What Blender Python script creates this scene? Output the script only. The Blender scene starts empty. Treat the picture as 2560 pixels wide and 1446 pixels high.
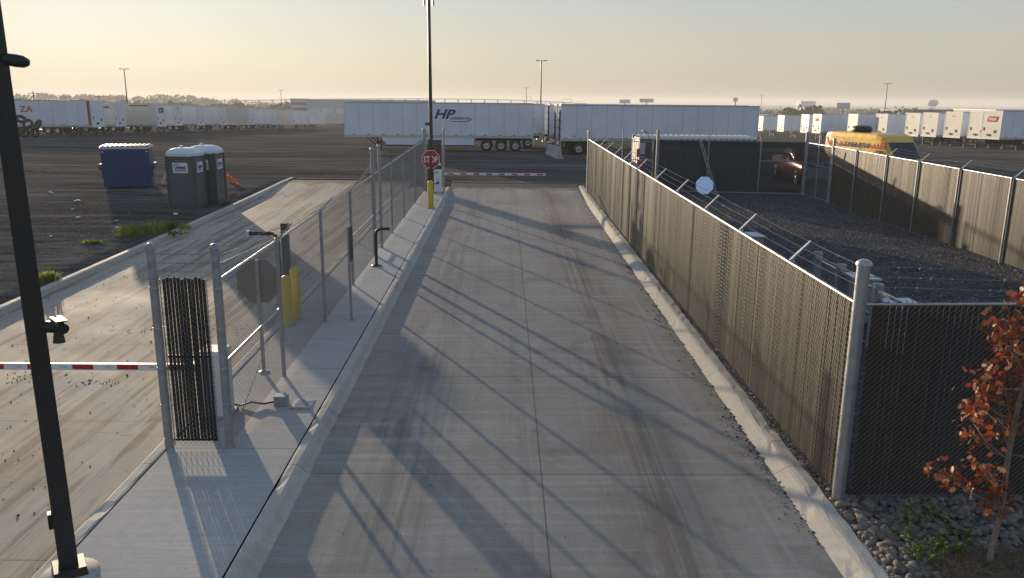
import bpy, math, random
from mathutils import Vector, Matrix
R = random.Random(7)
scene = bpy.context.scene
COL = scene.collection
rad = math.radians

# ------------------------------------------------------------------ camera, sky, sun, exposure
CAM_H = 4.85
cd = bpy.data.cameras.new("camera")
cam = bpy.data.objects.new("camera", cd)
COL.objects.link(cam)
cd.sensor_width = 36.0
cd.lens = 28.125
cd.clip_start = 0.1
cd.clip_end = 30000
_yaw, _pitch, _roll = rad(0.63), math.atan(473 / 2000), rad(0.5)
cam.location = (0, 0, CAM_H)
cam.rotation_euler = (Matrix.Rotation(-_yaw, 3, 'Z') @ Matrix.Rotation(math.pi / 2 - _pitch, 3, 'X') @ Matrix.Rotation(_roll, 3, 'Z')).to_euler()
scene.camera = cam

SUN_AZ, SUN_EL = rad(28.0), rad(6.8)          # west of +Y, above the horizon
w = bpy.data.worlds.new("World")
scene.world = w
w.use_nodes = True
wn, wl = w.node_tree.nodes, w.node_tree.links
bg = wn["Background"]
sky = wn.new("ShaderNodeTexSky")
sky.sky_type = 'NISHITA'
sky.sun_disc = False
sky.sun_elevation = SUN_EL
sky.sun_rotation = -SUN_AZ
sky.altitude = 100
sky.air_density = 1.0
sky.dust_density = 3.0
sky.ozone_density = 1.5
gm = wn.new("ShaderNodeGamma"); gm.inputs[1].default_value = 0.18
hs = wn.new("ShaderNodeHueSaturation"); hs.inputs['Saturation'].default_value = 0.74; hs.inputs['Value'].default_value = 2.6
wl.new(sky.outputs[0], gm.inputs[0]); wl.new(gm.outputs[0], hs.inputs['Color'])   # thin veil of haze low in the sky
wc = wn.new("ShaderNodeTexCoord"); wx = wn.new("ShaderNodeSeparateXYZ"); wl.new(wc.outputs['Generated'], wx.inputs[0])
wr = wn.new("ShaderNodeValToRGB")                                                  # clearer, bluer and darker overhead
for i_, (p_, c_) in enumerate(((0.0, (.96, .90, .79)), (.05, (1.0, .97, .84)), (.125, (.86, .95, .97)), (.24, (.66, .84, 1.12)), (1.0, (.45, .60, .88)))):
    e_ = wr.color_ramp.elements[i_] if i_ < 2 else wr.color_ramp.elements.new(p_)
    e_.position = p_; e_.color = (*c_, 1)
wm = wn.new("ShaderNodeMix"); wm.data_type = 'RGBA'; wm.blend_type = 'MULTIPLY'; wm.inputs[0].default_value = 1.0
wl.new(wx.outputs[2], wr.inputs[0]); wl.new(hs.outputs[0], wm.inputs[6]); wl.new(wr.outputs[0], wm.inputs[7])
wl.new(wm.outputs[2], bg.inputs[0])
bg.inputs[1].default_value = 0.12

sd = bpy.data.lights.new("sun", 'SUN')
sun = bpy.data.objects.new("sun", sd)
COL.objects.link(sun)
sd.energy = 5.0
sd.angle = rad(0.55)
sd.color = (1.0, 0.80, 0.56)
sdir = Vector((-math.sin(SUN_AZ) * math.cos(SUN_EL), math.cos(SUN_AZ) * math.cos(SUN_EL), math.sin(SUN_EL)))
sun.rotation_euler = sdir.to_track_quat('Z', 'Y').to_euler()
sun.location = (-30, 60, 40)

vs = scene.view_settings
vs.view_transform = 'Standard'
vs.look = 'None'
vs.gamma = 1.0
vs.use_curve_mapping = False
vs.exposure = 0.6
scene.cycles.max_bounces = 6
scene.cycles.transparent_max_bounces = 24
scene.cycles.volume_bounces = 1

# ------------------------------------------------------------------ terrain profile
_PT = [(-60, -.6), (-20, -.34), (41, .697), (55, .62), (70, .47), (85, .3), (102, -.16), (150, -1.37), (207, -2.9),
       (300, -5.2), (500, -9.0), (800, -12), (1500, -13), (9000, -13)]
def P(y):
    if y <= _PT[0][0]: return _PT[0][1]
    for (a, za), (b, zb) in zip(_PT, _PT[1:]):
        if y <= b: return za + (zb - za) * (y - a) / (b - a)
    return _PT[-1][1]
def gz(x, y):
    k = min(1, max(0, (y - 45) / 30)) * min(1, max(0, (1200 - y) / 800))
    return P(y) - .0044 * max(-250, min(250, x)) * k
def D(y):                                        # drive lanes lie 0.13 m under the kerb tops and rise to the lot
    k = min(1, max(0, (41.5 - y) / 7.0))
    return P(y) - .13 * k

# ------------------------------------------------------------------ mesh building
class MB:
    def __init__(s): s.v, s.f, s.m, s.s = [], [], [], []
    def add(s, vs_, fs, mi=0, sm=False):
        o = len(s.v); s.v += [tuple(p) for p in vs_]
        for f in fs:
            s.f.append(tuple(i + o for i in f)); s.m.append(mi); s.s.append(sm)
    def box(s, c, d, rz=0, mi=0, top=(1, 1), mat=None):
        x, y, z = d[0] / 2, d[1] / 2, d[2] / 2
        pts = [(-x, -y, -z), (x, -y, -z), (x, y, -z), (-x, y, -z)] + [(a * top[0], b * top[1], z) for a, b in ((-x, -y), (x, -y), (x, y), (-x, y))]
        if mat is not None: pts = [mat @ Vector(p) for p in pts]
        elif rz: pts = [(p[0] * math.cos(rz) - p[1] * math.sin(rz), p[0] * math.sin(rz) + p[1] * math.cos(rz), p[2]) for p in pts]
        s.add([(p[0] + c[0], p[1] + c[1], p[2] + c[2]) for p in pts],
              [(3, 2, 1, 0), (4, 5, 6, 7), (0, 1, 5, 4), (1, 2, 6, 5), (2, 3, 7, 6), (3, 0, 4, 7)], mi)
    def bb(s, lo, hi, mi=0):
        s.box([(a + b) / 2 for a, b in zip(lo, hi)], [b - a for a, b in zip(lo, hi)], 0, mi)
    def tube(s, pts, r, n=8, mi=0, sm=True, caps=True):
        pts = [Vector(p) for p in pts]; k = len(pts)
        rs = r if isinstance(r, (list, tuple)) else [r] * k
        ref = None; vv = []
        for i, p in enumerate(pts):
            t = (pts[min(i + 1, k - 1)] - pts[max(i - 1, 0)]).normalized()
            if ref is None:
                ref = t.orthogonal().normalized()
            a = (ref - t * ref.dot(t))
            a = a.normalized() if a.length > 1e-6 else t.orthogonal().normalized()
            ref = a; b = t.cross(a)
            for j in range(n):
                th = 2 * math.pi * j / n
                vv.append(p + (a * math.cos(th) + b * math.sin(th)) * rs[i])
        ff = [(i * n + j, i * n + (j + 1) % n, (i + 1) * n + (j + 1) % n, (i + 1) * n + j) for i in range(k - 1) for j in range(n)]
        s.add(vv, ff, mi, sm)
        if caps:
            s.add([vv[j] for j in range(n)], [tuple(range(n - 1, -1, -1))], mi)
            s.add([vv[(k - 1) * n + j] for j in range(n)], [tuple(range(n))], mi)
    def cyl(s, p0, p1, r, n=12, mi=0, r1=None): s.tube([p0, p1], [r, r if r1 is None else r1], n, mi)
    def lathe(s, prof, c=(0, 0, 0), n=20, mi=0, mat=None, sm=True):      # prof: (radius, height)
        vv = []
        for (r, z) in prof:
            for j in range(n):
                th = 2 * math.pi * j / n; p = Vector((r * math.cos(th), r * math.sin(th), z))
                if mat is not None: p = mat @ p
                vv.append((p[0] + c[0], p[1] + c[1], p[2] + c[2]))
        s.add(vv, [(i * n + j, i * n + (j + 1) % n, (i + 1) * n + (j + 1) % n, (i + 1) * n + j) for i in range(len(prof) - 1) for j in range(n)], mi, sm)
    def prism(s, poly, o, ux, uy, un, th, mi=0):     # flat outline in the plane ux, uy, given the thickness th along un
        o, ux, uy, un = Vector(o), Vector(ux), Vector(uy), Vector(un); n = len(poly)
        a = [o + ux * p[0] + uy * p[1] for p in poly]; b = [p + un * th for p in a]
        s.add(a + b, [tuple(range(n - 1, -1, -1)), tuple(range(n, 2 * n))] + [(i, (i + 1) % n, n + (i + 1) % n, n + i) for i in range(n)], mi)
    def wire(s, p0, p1, r, mi=0):                    # three-sided thin prism
        p0, p1 = Vector(p0), Vector(p1); t = (p1 - p0)
        if t.length < 1e-5: return
        t.normalize(); a = t.orthogonal().normalized(); b = t.cross(a)
        q = [a * r, (a * -.5 + b * .866) * r, (a * -.5 - b * .866) * r]
        s.add([p0 + k for k in q] + [p1 + k for k in q], [(0, 1, 4, 3), (1, 2, 5, 4), (2, 0, 3, 5)], mi)
    def blob(s, c, r, sq=(1, 1, 1), mi=0, rnd=R, n=6, m=4, jit=.2, rot=None):
        vv = []; rot = rot or Matrix.Rotation(rnd.uniform(0, 6.28), 3, 'Z')
        for i in range(m + 1):
            th = math.pi * i / m
            for j in range(n):
                ph = 2 * math.pi * (j + .5 * (i % 2)) / n; k = r * (1 + rnd.uniform(-jit, jit))
                p = rot @ Vector((k * sq[0] * math.sin(th) * math.cos(ph), k * sq[1] * math.sin(th) * math.sin(ph), k * sq[2] * math.cos(th)))
                vv.append((c[0] + p.x, c[1] + p.y, c[2] + p.z))
        s.add(vv, [(i * n + j, (i + 1) * n + j, (i + 1) * n + (j + 1) % n, i * n + (j + 1) % n) for i in range(m) for j in range(n)], mi, True)

def obj(name, mb, mats, parent=None, label=None, bevel=0):
    me = bpy.data.meshes.new(name)
    off = Vector((0, 0, 0))
    if parent is not None:
        p = parent
        while p.parent is not None: p = p.parent
        off = p.location
    me.from_pydata([(x - off.x, y - off.y, z - off.z) for x, y, z in mb.v], [], mb.f)
    me.polygons.foreach_set('material_index', mb.m)
    me.polygons.foreach_set('use_smooth', mb.s)
    for m in (mats if isinstance(mats, (list, tuple)) else [mats]): me.materials.append(m)
    me.update()
    o = bpy.data.objects.new(name, me); COL.objects.link(o)
    if parent is not None: o.parent = parent
    if label: o['label'] = label
    if bevel:
        b = o.modifiers.new("bevel", 'BEVEL'); b.width = bevel; b.segments = 2; b.limit_method = 'ANGLE'
    return o
def tag(o, label, cat, group=None, kind=None):
    o['label'] = label; o['category'] = cat
    if group: o['group'] = group
    if kind: o['kind'] = kind
    return o
def thing(name, label, cat, loc=(0, 0, 0), rz=0, group=None):
    o = bpy.data.objects.new(name, None); COL.objects.link(o)
    o.location = loc; o.rotation_euler = (0, 0, rz); o.empty_display_size = .2
    return tag(o, label, cat, group)
def struct(name, mb, mats):
    o = obj(name, mb, mats); o['kind'] = 'structure'; return o
def copy_tree(o, parent=None):
    c = o.copy(); COL.objects.link(c); c.parent = parent
    for ch in list(o.children): copy_tree(ch, c)
    return c
def put(o, loc, rz=0):
    o.location = loc; o.rotation_euler = (0, 0, rz); return o

# ------------------------------------------------------------------ node materials
class NT:
    def __init__(s, name):
        s.m = bpy.data.materials.new(name); s.m.use_nodes = True
        s.t = s.m.node_tree; s.b = s.t.nodes['Principled BSDF']
        tc = s.t.nodes.new('ShaderNodeTexCoord'); s.co = tc.outputs['Object']
    def n(s, ty, **k):
        q = s.t.nodes.new(ty)
        for a, b in k.items(): setattr(q, a, b)
        return q
    def L(s, a, b):
        if hasattr(a, 'is_output'): s.t.links.new(a, b)
        else: b.default_value = a
    def mth(s, op, a, b=0.0, c=None, clamp=False):
        q = s.n('ShaderNodeMath', operation=op); q.use_clamp = clamp
        s.L(a, q.inputs[0]); s.L(b, q.inputs[1])
        if c is not None: s.L(c, q.inputs[2])
        return q.outputs[0]
    def xyz(s, v=None):
        q = s.n('ShaderNodeSeparateXYZ'); s.L(v or s.co, q.inputs[0]); return q.outputs
    def mul(s, v, k):
        q = s.n('ShaderNodeVectorMath', operation='MULTIPLY'); s.L(v, q.inputs[0]); q.inputs[1].default_value = k; return q.outputs[0]
    def addv(s, v, k):
        q = s.n('ShaderNodeVectorMath', operation='ADD'); s.L(v, q.inputs[0]); s.L(k, q.inputs[1]); return q.outputs[0]
    def noise(s, sc, v=None, det=4, rough=.55, dist=0, col=False):
        q = s.n('ShaderNodeTexNoise'); s.L(v or s.co, q.inputs['Vector'])
        q.inputs['Scale'].default_value = sc; q.inputs['Detail'].default_value = det
        q.inputs['Roughness'].default_value = rough; q.inputs['Distortion'].default_value = dist
        return q.outputs[1 if col else 0]
    def vor(s, sc, v=None, feat='F1', out='Distance'):
        q = s.n('ShaderNodeTexVoronoi', feature=feat); s.L(v or s.co, q.inputs['Vector']); q.inputs['Scale'].default_value = sc
        return q.outputs[out]
    def rng(s, v, a, b, lo=0.0, hi=1.0):
        q = s.n('ShaderNodeMapRange'); s.L(v, q.inputs[0])
        for i, x in enumerate((a, b, lo, hi)): q.inputs[i + 1].default_value = x
        return q.outputs[0]
    def mix(s, f, a, b, mode='MIX'):
        q = s.n('ShaderNodeMix', data_type='RGBA', blend_type=mode)
        s.L(f, q.inputs[0])
        for x, i in ((a, 6), (b, 7)):
            if hasattr(x, 'is_output'): s.t.links.new(x, q.inputs[i])
            else: q.inputs[i].default_value = (*x, 1) if len(x) == 3 else x
        return q.outputs[2]
    def bump(s, h, st=.3, dist=.01):
        q = s.n('ShaderNodeBump'); q.inputs['Strength'].default_value = st; q.inputs['Distance'].default_value = dist
        s.L(h, q.inputs['Height']); s.L(q.outputs[0], s.b.inputs['Normal'])
    def out(s, col=None, rough=.6, metal=0.0):
        if col is not None:
            if hasattr(col, 'is_output'): s.t.links.new(col, s.b.inputs['Base Color'])
            else: s.b.inputs['Base Color'].default_value = (*col, 1)
        s.L(rough, s.b.inputs['Roughness']); s.L(metal, s.b.inputs['Metallic'])
        return s.m

def mat(name, c, rough=.55, metal=0, var=.15, sc=6, dirt=None, dk=.35, bump=0, bs=40):
    t = NT(name)
    a = tuple(x * (1 - var) for x in c); b = tuple(min(1, x * (1 + var)) for x in c)
    col = t.mix(t.rng(t.noise(sc, det=5), .3, .7), a, b)
    if dirt: col = t.mix(t.rng(t.noise(sc * .45, t.mul(t.co, (1, 1, .35)), det=6, rough=.65), .5, .8, 0, dk), col, dirt)
    if bump: t.bump(t.noise(bs), bump, .01)
    return t.out(col, t.rng(t.noise(sc * 1.7), .2, .8, max(.05, rough - .08), min(1, rough + .08)), metal)

def concrete(name, c, warm, jy, jx=(), dark=.35, sand=0.0, end=None, streak=.12, oy=0.0, tracks=(), grime=1.0):
    t = NT(name); x, y, z = t.xyz()
    # broom marks, blotches, fine grain
    broom = t.noise(1, t.mul(t.co, (.55, 26, 1)), det=3, rough=.7)
    broom2 = t.noise(1, t.mul(t.co, (.22, 7, 1)), det=4, rough=.6)
    blot = t.noise(.42, det=6, rough=.62)
    blot2 = t.noise(1.7, t.addv(t.co, (31, 7, 0)), det=6, rough=.65)
    grain = t.noise(70, det=2)
    col = t.mix(t.rng(blot, .3, .72), tuple(k * .80 for k in c), tuple(k * 1.12 for k in c))
    col = t.mix(t.rng(broom, .3, .7, 0, streak * 2.0), col, tuple(k * .62 for k in c))
    col = t.mix(t.rng(broom2, .5, .78, 0, streak * 2.6), col, tuple(min(.6, k * 1.45) for k in c))
    col = t.mix(t.rng(grain, .35, .65, 0, .34), col, tuple(k * .5 for k in c))
    col = t.mix(t.rng(t.noise(7, det=5, rough=.75), .42, .68, 0, .30), col, tuple(k * .52 for k in c))
    col = t.mix(t.rng(blot2, .52, .75, 0, .40 * grime), col, warm)
    col = t.mix(t.rng(t.noise(.8, t.addv(t.co, (5, 91, 3)), det=7, rough=.68), .56, .74, 0, dark), col, tuple(k * .42 for k in c))
    # wheel tracks run along the lane
    tn = t.mth('MULTIPLY', t.noise(1, t.mul(t.co, (7, .16, 1)), det=5, rough=.7), t.rng(t.noise(.5, t.addv(t.co, (13, 5, 0)), det=3), .35, .6, .78, 1.12))
    wob = t.mth('MULTIPLY_ADD', t.noise(.12, t.mul(t.co, (0, 1, 0)), det=1), 1.2, -.6)
    for (tx, tw, tc, tk) in tracks:
        g = t.rng(t.mth('ABSOLUTE', t.mth('SUBTRACT', t.mth('ADD', x, wob), tx)), 0, tw, 1, 0)
        col = t.mix(t.mth('MULTIPLY', g, t.rng(tn, .40, .62, 0, tk)), col, tc)
    if sand:                                          # pale mud dragged over the lane
        sn = t.noise(.9, t.mul(t.co, (1, .5, 1)), det=7, rough=.66, dist=.6)
        f = t.rng(sn, .42, .66, 0, sand)
        col = t.mix(f, col, (.50, .38, .25))
        lines = t.noise(1, t.mul(t.addv(t.co, (0, 0, 0)), (9, .35, 1)), det=4, rough=.7)
        col = t.mix(t.rng(lines, .5, .75, 0, sand * .8), col, (.52, .43, .31))
        st = t.noise(1, t.mul(t.addv(t.co, (2.3, 0, 0)), (3.4, .14, 1)), det=6, rough=.72, dist=.3)
        col = t.mix(t.rng(st, .50, .58, 0, .72), col, (.15, .108, .068))
        st2 = t.noise(1, t.mul(t.addv(t.co, (9.3, 4, 0)), (12, .22, 1)), det=4, rough=.7)
        col = t.mix(t.rng(st2, .60, .66, 0, .6), col, (.56, .47, .35))
        cl = t.noise(2.2, t.addv(t.mul(t.co, (1, 1.6, 1)), (3, 17, 0)), det=7, rough=.75)
        col = t.mix(t.rng(cl, .635, .66, 0, .8), col, (.07, .055, .042))
    sid = t.n('ShaderNodeTexWhiteNoise', noise_dimensions='2D'); cv = t.n('ShaderNodeCombineXYZ')
    t.L(t.mth('FLOOR', t.mth('ADD', t.mth('DIVIDE', t.mth('SUBTRACT', y, oy), jy), .5)), cv.inputs[0])
    t.L(t.mth('GREATER_THAN', x, jx[0] if jx else 0), cv.inputs[1]); t.L(cv.outputs[0], sid.inputs[0])
    col = t.mix(t.rng(sid.outputs[0], 0, 1, 0, .20), col, tuple(k * .45 for k in c))
    ck = t.vor(.23, t.addv(t.co, t.mul(t.noise(1.1, det=3, col=True), (.5, .5, 0))), 'DISTANCE_TO_EDGE')
    col = t.mix(t.mth('MULTIPLY', t.rng(ck, .0006, .0022, .4 if grime > .8 else 0, 0), t.rng(t.noise(.3, det=2), .54, .58)), col, (.06, .055, .05))
    oil = t.noise(2.6, t.addv(t.co, (77, 3, 0)), det=3, rough=.5)
    col = t.mix(t.rng(oil, .70, .78, 0, .45 * grime), col, (.06, .055, .05))
    # joints sawn across and along
    jf = t.mth('ABSOLUTE', t.mth('SUBTRACT', t.mth('FRACT', t.mth('DIVIDE', t.mth('SUBTRACT', y, oy), jy)), .5))
    j = t.rng(jf, .5 - .013 / jy, .5 - .004 / jy, 0, .6)
    for q in jx:
        j = t.mth('MAXIMUM', j, t.rng(t.mth('ABSOLUTE', t.mth('SUBTRACT', x, q)), .004, .014, .6, 0))
    col = t.mix(j, col, (.035, .032, .03))
    # crumbs and pits
    v = t.vor(3.1, out='Distance'); vc = t.vor(3.1, out='Color')
    sp = t.mth('MULTIPLY', t.rng(v, .02, .055, 1, 0), t.rng(t.xyz(vc)[0], .55, .6))
    col = t.mix(t.mth('MULTIPLY', sp, .75), col, (.05, .045, .04))
    if end:                                           # lot grit spread over the end of the slab
        e = t.mth('ADD', y, t.mth('MULTIPLY', t.noise(1.3, det=6, rough=.7), 3.4))
        col = t.mix(t.rng(e, end + 1.4, end + 2.4), col, (.062, .055, .048))
    t.bump(t.mth('ADD', broom, t.mth('MULTIPLY', grain, .6)), .22, .006)
    t.b.inputs['Specular IOR Level'].default_value = .1
    return t.out(col, t.rng(blot, .3, .7, .72, .9))

def gravel(name, c, c2, sc=26, bump=.9, tracks=True):
    t = NT(name)
    big = t.noise(.11, det=6, rough=.62); mid = t.noise(.9, det=6, rough=.65)
    vc = t.xyz(t.vor(sc, out='Color'))[0]; vd = t.vor(sc)
    col = t.mix(t.rng(big, .36, .66), c, c2)
    col = t.mix(t.rng(mid, .35, .7, 0, .65), col, tuple(k * .5 for k in c))
    col = t.mix(t.rng(vc, .45, 1.0, 0, .6), col, tuple(min(.4, k * 2.1) for k in c))
    col = t.mix(t.rng(vc, .0, .35, .55, 0), col, tuple(k * .35 for k in c))
    col = t.mix(t.rng(vc, .965, .975), col, (.30, .28, .25))
    h = t.mth('ADD', t.mth('MULTIPLY', vd, -1.0), t.mth('MULTIPLY', mid, 2.5))
    if tracks:
        col = t.mix(t.rng(t.noise(.045, t.mul(t.co, (1, 1.6, 1)), det=4), .46, .62, 0, .7), col, tuple(k * 1.35 for k in c2))
        rt = t.n('ShaderNodeTexWave', wave_type='RINGS', rings_direction='Z'); t.L(t.addv(t.co, (46, -30, 0)), rt.inputs['Vector']); rt.inputs['Scale'].default_value = .55; rt.inputs['Distortion'].default_value = 5.0; rt.inputs['Detail'].default_value = 4; rt.inputs['Detail Scale'].default_value = .6
        rm = t.mth('MULTIPLY', t.rng(rt.outputs[1], .72, .95), t.rng(t.noise(.12, t.addv(t.co, (9, 4, 0)), det=3), .46, .6))
        col = t.mix(t.mth('MULTIPLY', rm, .65), col, tuple(k * .45 for k in c))
        tr = t.noise(1, t.mul(t.co, (.09, 1.1, 1)), det=6, rough=.62, dist=.4)
        col = t.mix(t.rng(tr, .46, .62, 0, .75), col, tuple(k * 1.6 for k in c2))
        tr2 = t.noise(1, t.mul(t.co, (.3, 2.4, 1)), det=5, rough=.7, dist=.8)
        col = t.mix(t.rng(tr2, .5, .64, 0, .7), col, tuple(k * .4 for k in c))
        h = t.mth('ADD', h, t.mth('MULTIPLY', tr2, 2.0))
    t.bump(h, bump, .05)
    t.b.inputs['Specular IOR Level'].default_value = 0
    return t.out(col, .93)

M = {}
M['galv'] = mat('galvanised_steel', (.42, .43, .44), .42, .75, .18, 9)
M['galv_dull'] = mat('dull_zinc', (.33, .335, .34), .55, .5, .2, 12)
M['wire'] = mat('zinc_wire', (.22, .22, .22), .5, .6, .1, 30)
M['wire_brown'] = mat('sunlit_tan_wire', (.20, .148, .088), .55, .25, .25, 14)  # tan of sunlit wire in the colour; the shaded return run takes zinc
M['slat'] = mat('brown_slat', (.036, .027, .016), .5, 0, .25, 5)
M['slat_black'] = mat('black_slat', (.012, .012, .012), .45, 0, .2, 9)
M['black'] = mat('black_paint', (.016, .016, .017), .4, 0, .2, 8)
M['bronze'] = mat('dark_bronze_paint', (.022, .020, .018), .42, .1, .25, 60, bump=.05, bs=250)
M['yellow'] = mat('bollard_yellow', (.62, .47, .02), .42, 0, .08, 8, (.2, .15, .05), .3)
M['white'] = mat('white_paint', (.72, .73, .74), .4, 0, .05, 4, (.4, .37, .32), .25)
M['trailer'] = mat('trailer_white', (.72, .75, .80), .38, 0, .05, .8, (.42, .40, .36), .3)
M['trailer_old'] = mat('trailer_aged_white', (.70, .70, .70), .48, 0, .07, .8, (.36, .32, .27), .5)
M['nose'] = mat('trailer_cream_end', (.64, .60, .52), .45, 0, .06, 1.2, (.38, .32, .25), .4)  # sunlit cream of the ends baked in; also a left-row body paint
M['seam'] = mat('seam_grey', (.45, .46, .48), .5, .2, .1, 3)
M['alu'] = mat('mill_aluminium', (.5, .51, .52), .38, .8, .1, 4, (.2, .19, .18), .3)
M['chassis'] = mat('chassis_black', (.022, .021, .02), .6, .1, .3, 5, (.12, .1, .08), .35)
M['tyre'] = mat('tyre_rubber', (.016, .016, .016), .8, 0, .3, 14, (.07, .06, .05), .5)
M['rim'] = mat('wheel_rim', (.42, .42, .42), .4, .6, .15, 8, (.1, .09, .08), .4)
M['rust'] = mat('rust_brown', (.20, .10, .05), .8, 0, .35, 4)
M['red'] = mat('sign_red', (.42, .016, .018), .4, 0, .08, 6)
M['letter_white'] = mat('letter_white', (.75, .75, .75), .45, 0, .04, 6)
M['letter_blue'] = mat('letter_blue', (.016, .05, .22), .4, 0, .06, 6)
M['letter_red'] = mat('letter_red', (.42, .03, .03), .4, 0, .06, 6)
M['letter_black'] = mat('letter_black', (.02, .02, .025), .5, 0, .1, 6)
for k_ in ('letter_red', 'letter_blue', 'letter_black', 'letter_white'):
    M[k_].node_tree.nodes['Principled BSDF'].inputs['Specular IOR Level'].default_value = .05
M['van'] = mat('van_yellow', (.80, .47, .045), .3, 0, .05, 3)
M['maroon'] = mat('maroon_metallic', (.10, .012, .016), .22, .4, .1, 6)
M['glass'] = mat('dark_glass', (.02, .025, .03), .08, 0, .1, 4)
M['navy'] = mat('dumpster_navy', (.006, .045, .15), .42, 0, .15, 2, (.05, .05, .06), .3)
M['toilet'] = mat('toilet_grey', (.085, .095, .10), .5, 0, .1, 3, (.05, .05, .05), .4)
M['toilet_dark'] = mat('toilet_trim', (.06, .066, .07), .5, 0, .1, 3)
M['roof_white'] = mat('translucent_roof', (.62, .68, .72), .4, 0, .06, 4)
M['wood'] = mat('pallet_wood', (.42, .29, .16), .75, 0, .25, 9)
M['orange'] = mat('orange_plastic', (.75, .16, .03), .5, 0, .1, 6)
M['jersey'] = mat('barrier_concrete', (.40, .38, .35), .85, 0, .15, 3, (.2, .17, .14), .4, .2)
M['container'] = mat('container_slate', (.055, .068, .08), .5, 0, .15, 2, (.1, .07, .05), .3)
M['cont_roof'] = mat('container_roof', (.62, .58, .51), .5, .1, .1, 2)  # lightened to cream to stand in for sun on the roof edge
M['equip'] = mat('equipment_grey', (.30, .32, .34), .45, .2, .1, 4)
M['equip_top'] = mat('equipment_pale', (.46, .49, .53), .4, .1, .06, 5)
M['bark'] = mat('young_bark', (.26, .19, .13), .85, 0, .3, 22, (.12, .09, .06), .5, .4, 60)
M['leaf_a'] = mat('leaf_rust', (.29, .06, .02), .5, 0, .35, 9)
M['leaf_b'] = mat('leaf_brown', (.22, .075, .032), .55, 0, .3, 9)
M['leaf_c'] = mat('leaf_tan', (.46, .22, .10), .5, 0, .3, 9)
M['green'] = mat('weed_green', (.11, .17, .025), .6, 0, .35, 8)
M['green_y'] = mat('weed_yellow_green', (.29, .31, .05), .6, 0, .3, 8)
M['straw'] = mat('straw', (.20, .15, .10), .85, 0, .4, 20)
M['rock'] = mat('river_rock', (.20, .155, .115), .75, 0, .6, 5, (.05, .045, .04), .6, .3, 60)
M['pebble'] = mat('pebble', (.10, .092, .085), .9, 0, .6, 6)
M['dirt'] = mat('dark_dirt', (.06, .05, .042), .95, 0, .35, 5, None, 0, .6, 30)
M['far_tree'] = mat('far_foliage', (.045, .06, .03), .8, 0, .35, .6)
M['far_tree_b'] = mat('far_foliage_olive', (.075, .08, .045), .8, 0, .3, .6)
for k_ in ('leaf_a', 'leaf_b', 'leaf_c', 'green', 'green_y'):     # thin leaves let some light through
    nt_ = M[k_].node_tree; bs_ = nt_.nodes['Principled BSDF']; tl_ = nt_.nodes.new('ShaderNodeBsdfTranslucent'); mx_ = nt_.nodes.new('ShaderNodeMixShader'); mx_.inputs[0].default_value = .35
    nt_.links.new(bs_.inputs['Base Color'].links[0].from_socket, tl_.inputs['Color']); nt_.links.new(bs_.outputs[0], mx_.inputs[1]); nt_.links.new(tl_.outputs[0], mx_.inputs[2]); nt_.links.new(mx_.outputs[0], nt_.nodes['Material Output'].inputs[0])
M['far_wall'] = mat('far_wall', (.50, .50, .50), .7, 0, .08, .05)
M['far_tan'] = mat('far_tan_wall', (.42, .36, .28), .7, 0, .1, .05)
M['far_dark'] = mat('far_dark', (.13, .14, .15), .6, 0, .15, .05)
M['far_roof'] = mat('far_roof', (.55, .55, .54), .6, 0, .1, .05)
M['hillside'] = mat('hillside', (.09, .095, .055), .9, 0, .4, .02)
M['alu_sky_blue'] = mat('sky_tinted_sign_back', (.46, .60, .80), .22, .95, .04, 2)  # blue of the reflected sky mixed into the bare aluminium
M['sign_back'] = mat('dull_sign_back', (.17, .152, .128), .55, .3, .1, 6)

t = NT('privacy_screen')
tr = t.n('ShaderNodeBsdfTransparent'); mx = t.n('ShaderNodeMixShader')
t.L(t.rng(t.noise(2.2, t.mul(t.co, (3, 3, .4))), .3, .7,   .42, .60), mx.inputs[0]); t.L(tr.outputs[0], mx.inputs[1]); t.L(t.b.outputs[0], mx.inputs[2])
t.L(mx.outputs[0], t.t.nodes['Material Output'].inputs[0])
M['screen'] = t.out(t.mix(t.rng(t.noise(1.2), .3, .7), (.008, .010, .009), (.018, .019, .017)), .85)

M['drive'] = concrete('drive_concrete', (.41, .375, .33), (.33, .265, .20), 3.65, (.515,), .8, 0, 39.0, .24, 2.42,
                      tracks=((-1.3, 1.2, (.13, .127, .125), .6), (.3, .5, (.17, .16, .15), .4), (1.9, 1.0, (.19, .145, .11), .6), (2.1, .5, (.09, .072, .058), .4), (3.1, .5, (.47, .46, .44), .45)))
M['lane'] = concrete('lane_concrete', (.50, .46, .40), (.40, .30, .20), 3.65, (-7.9,), .5, .85, 40.5, .14, .42,
                     tracks=((-6.3, .8, (.15, .112, .072), .9), (-9.3, 1.0, (.14, .106, .08), .85), (-7.6, .7, (.18, .14, .10), .7)))
M['walk'] = concrete('walk_concrete', (.56, .535, .495), (.44, .39, .32), 3.2, (-2.815, -4.575), .16, 0, None, .26, .6, grime=.5)
M['kerb'] = concrete('kerb_concrete', (.60, .555, .48), (.50, .42, .32), 3.65, (), .55, 0, None, .07, 2.42, grime=1.0)
M['lot'] = gravel('lot_gravel', (.066, .064, .061), (.122, .115, .106), 22, 1.0)
M['yard'] = gravel('yard_gravel', (.085, .085, .088), (.125, .118, .11), 16, 1.0, False)

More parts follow.
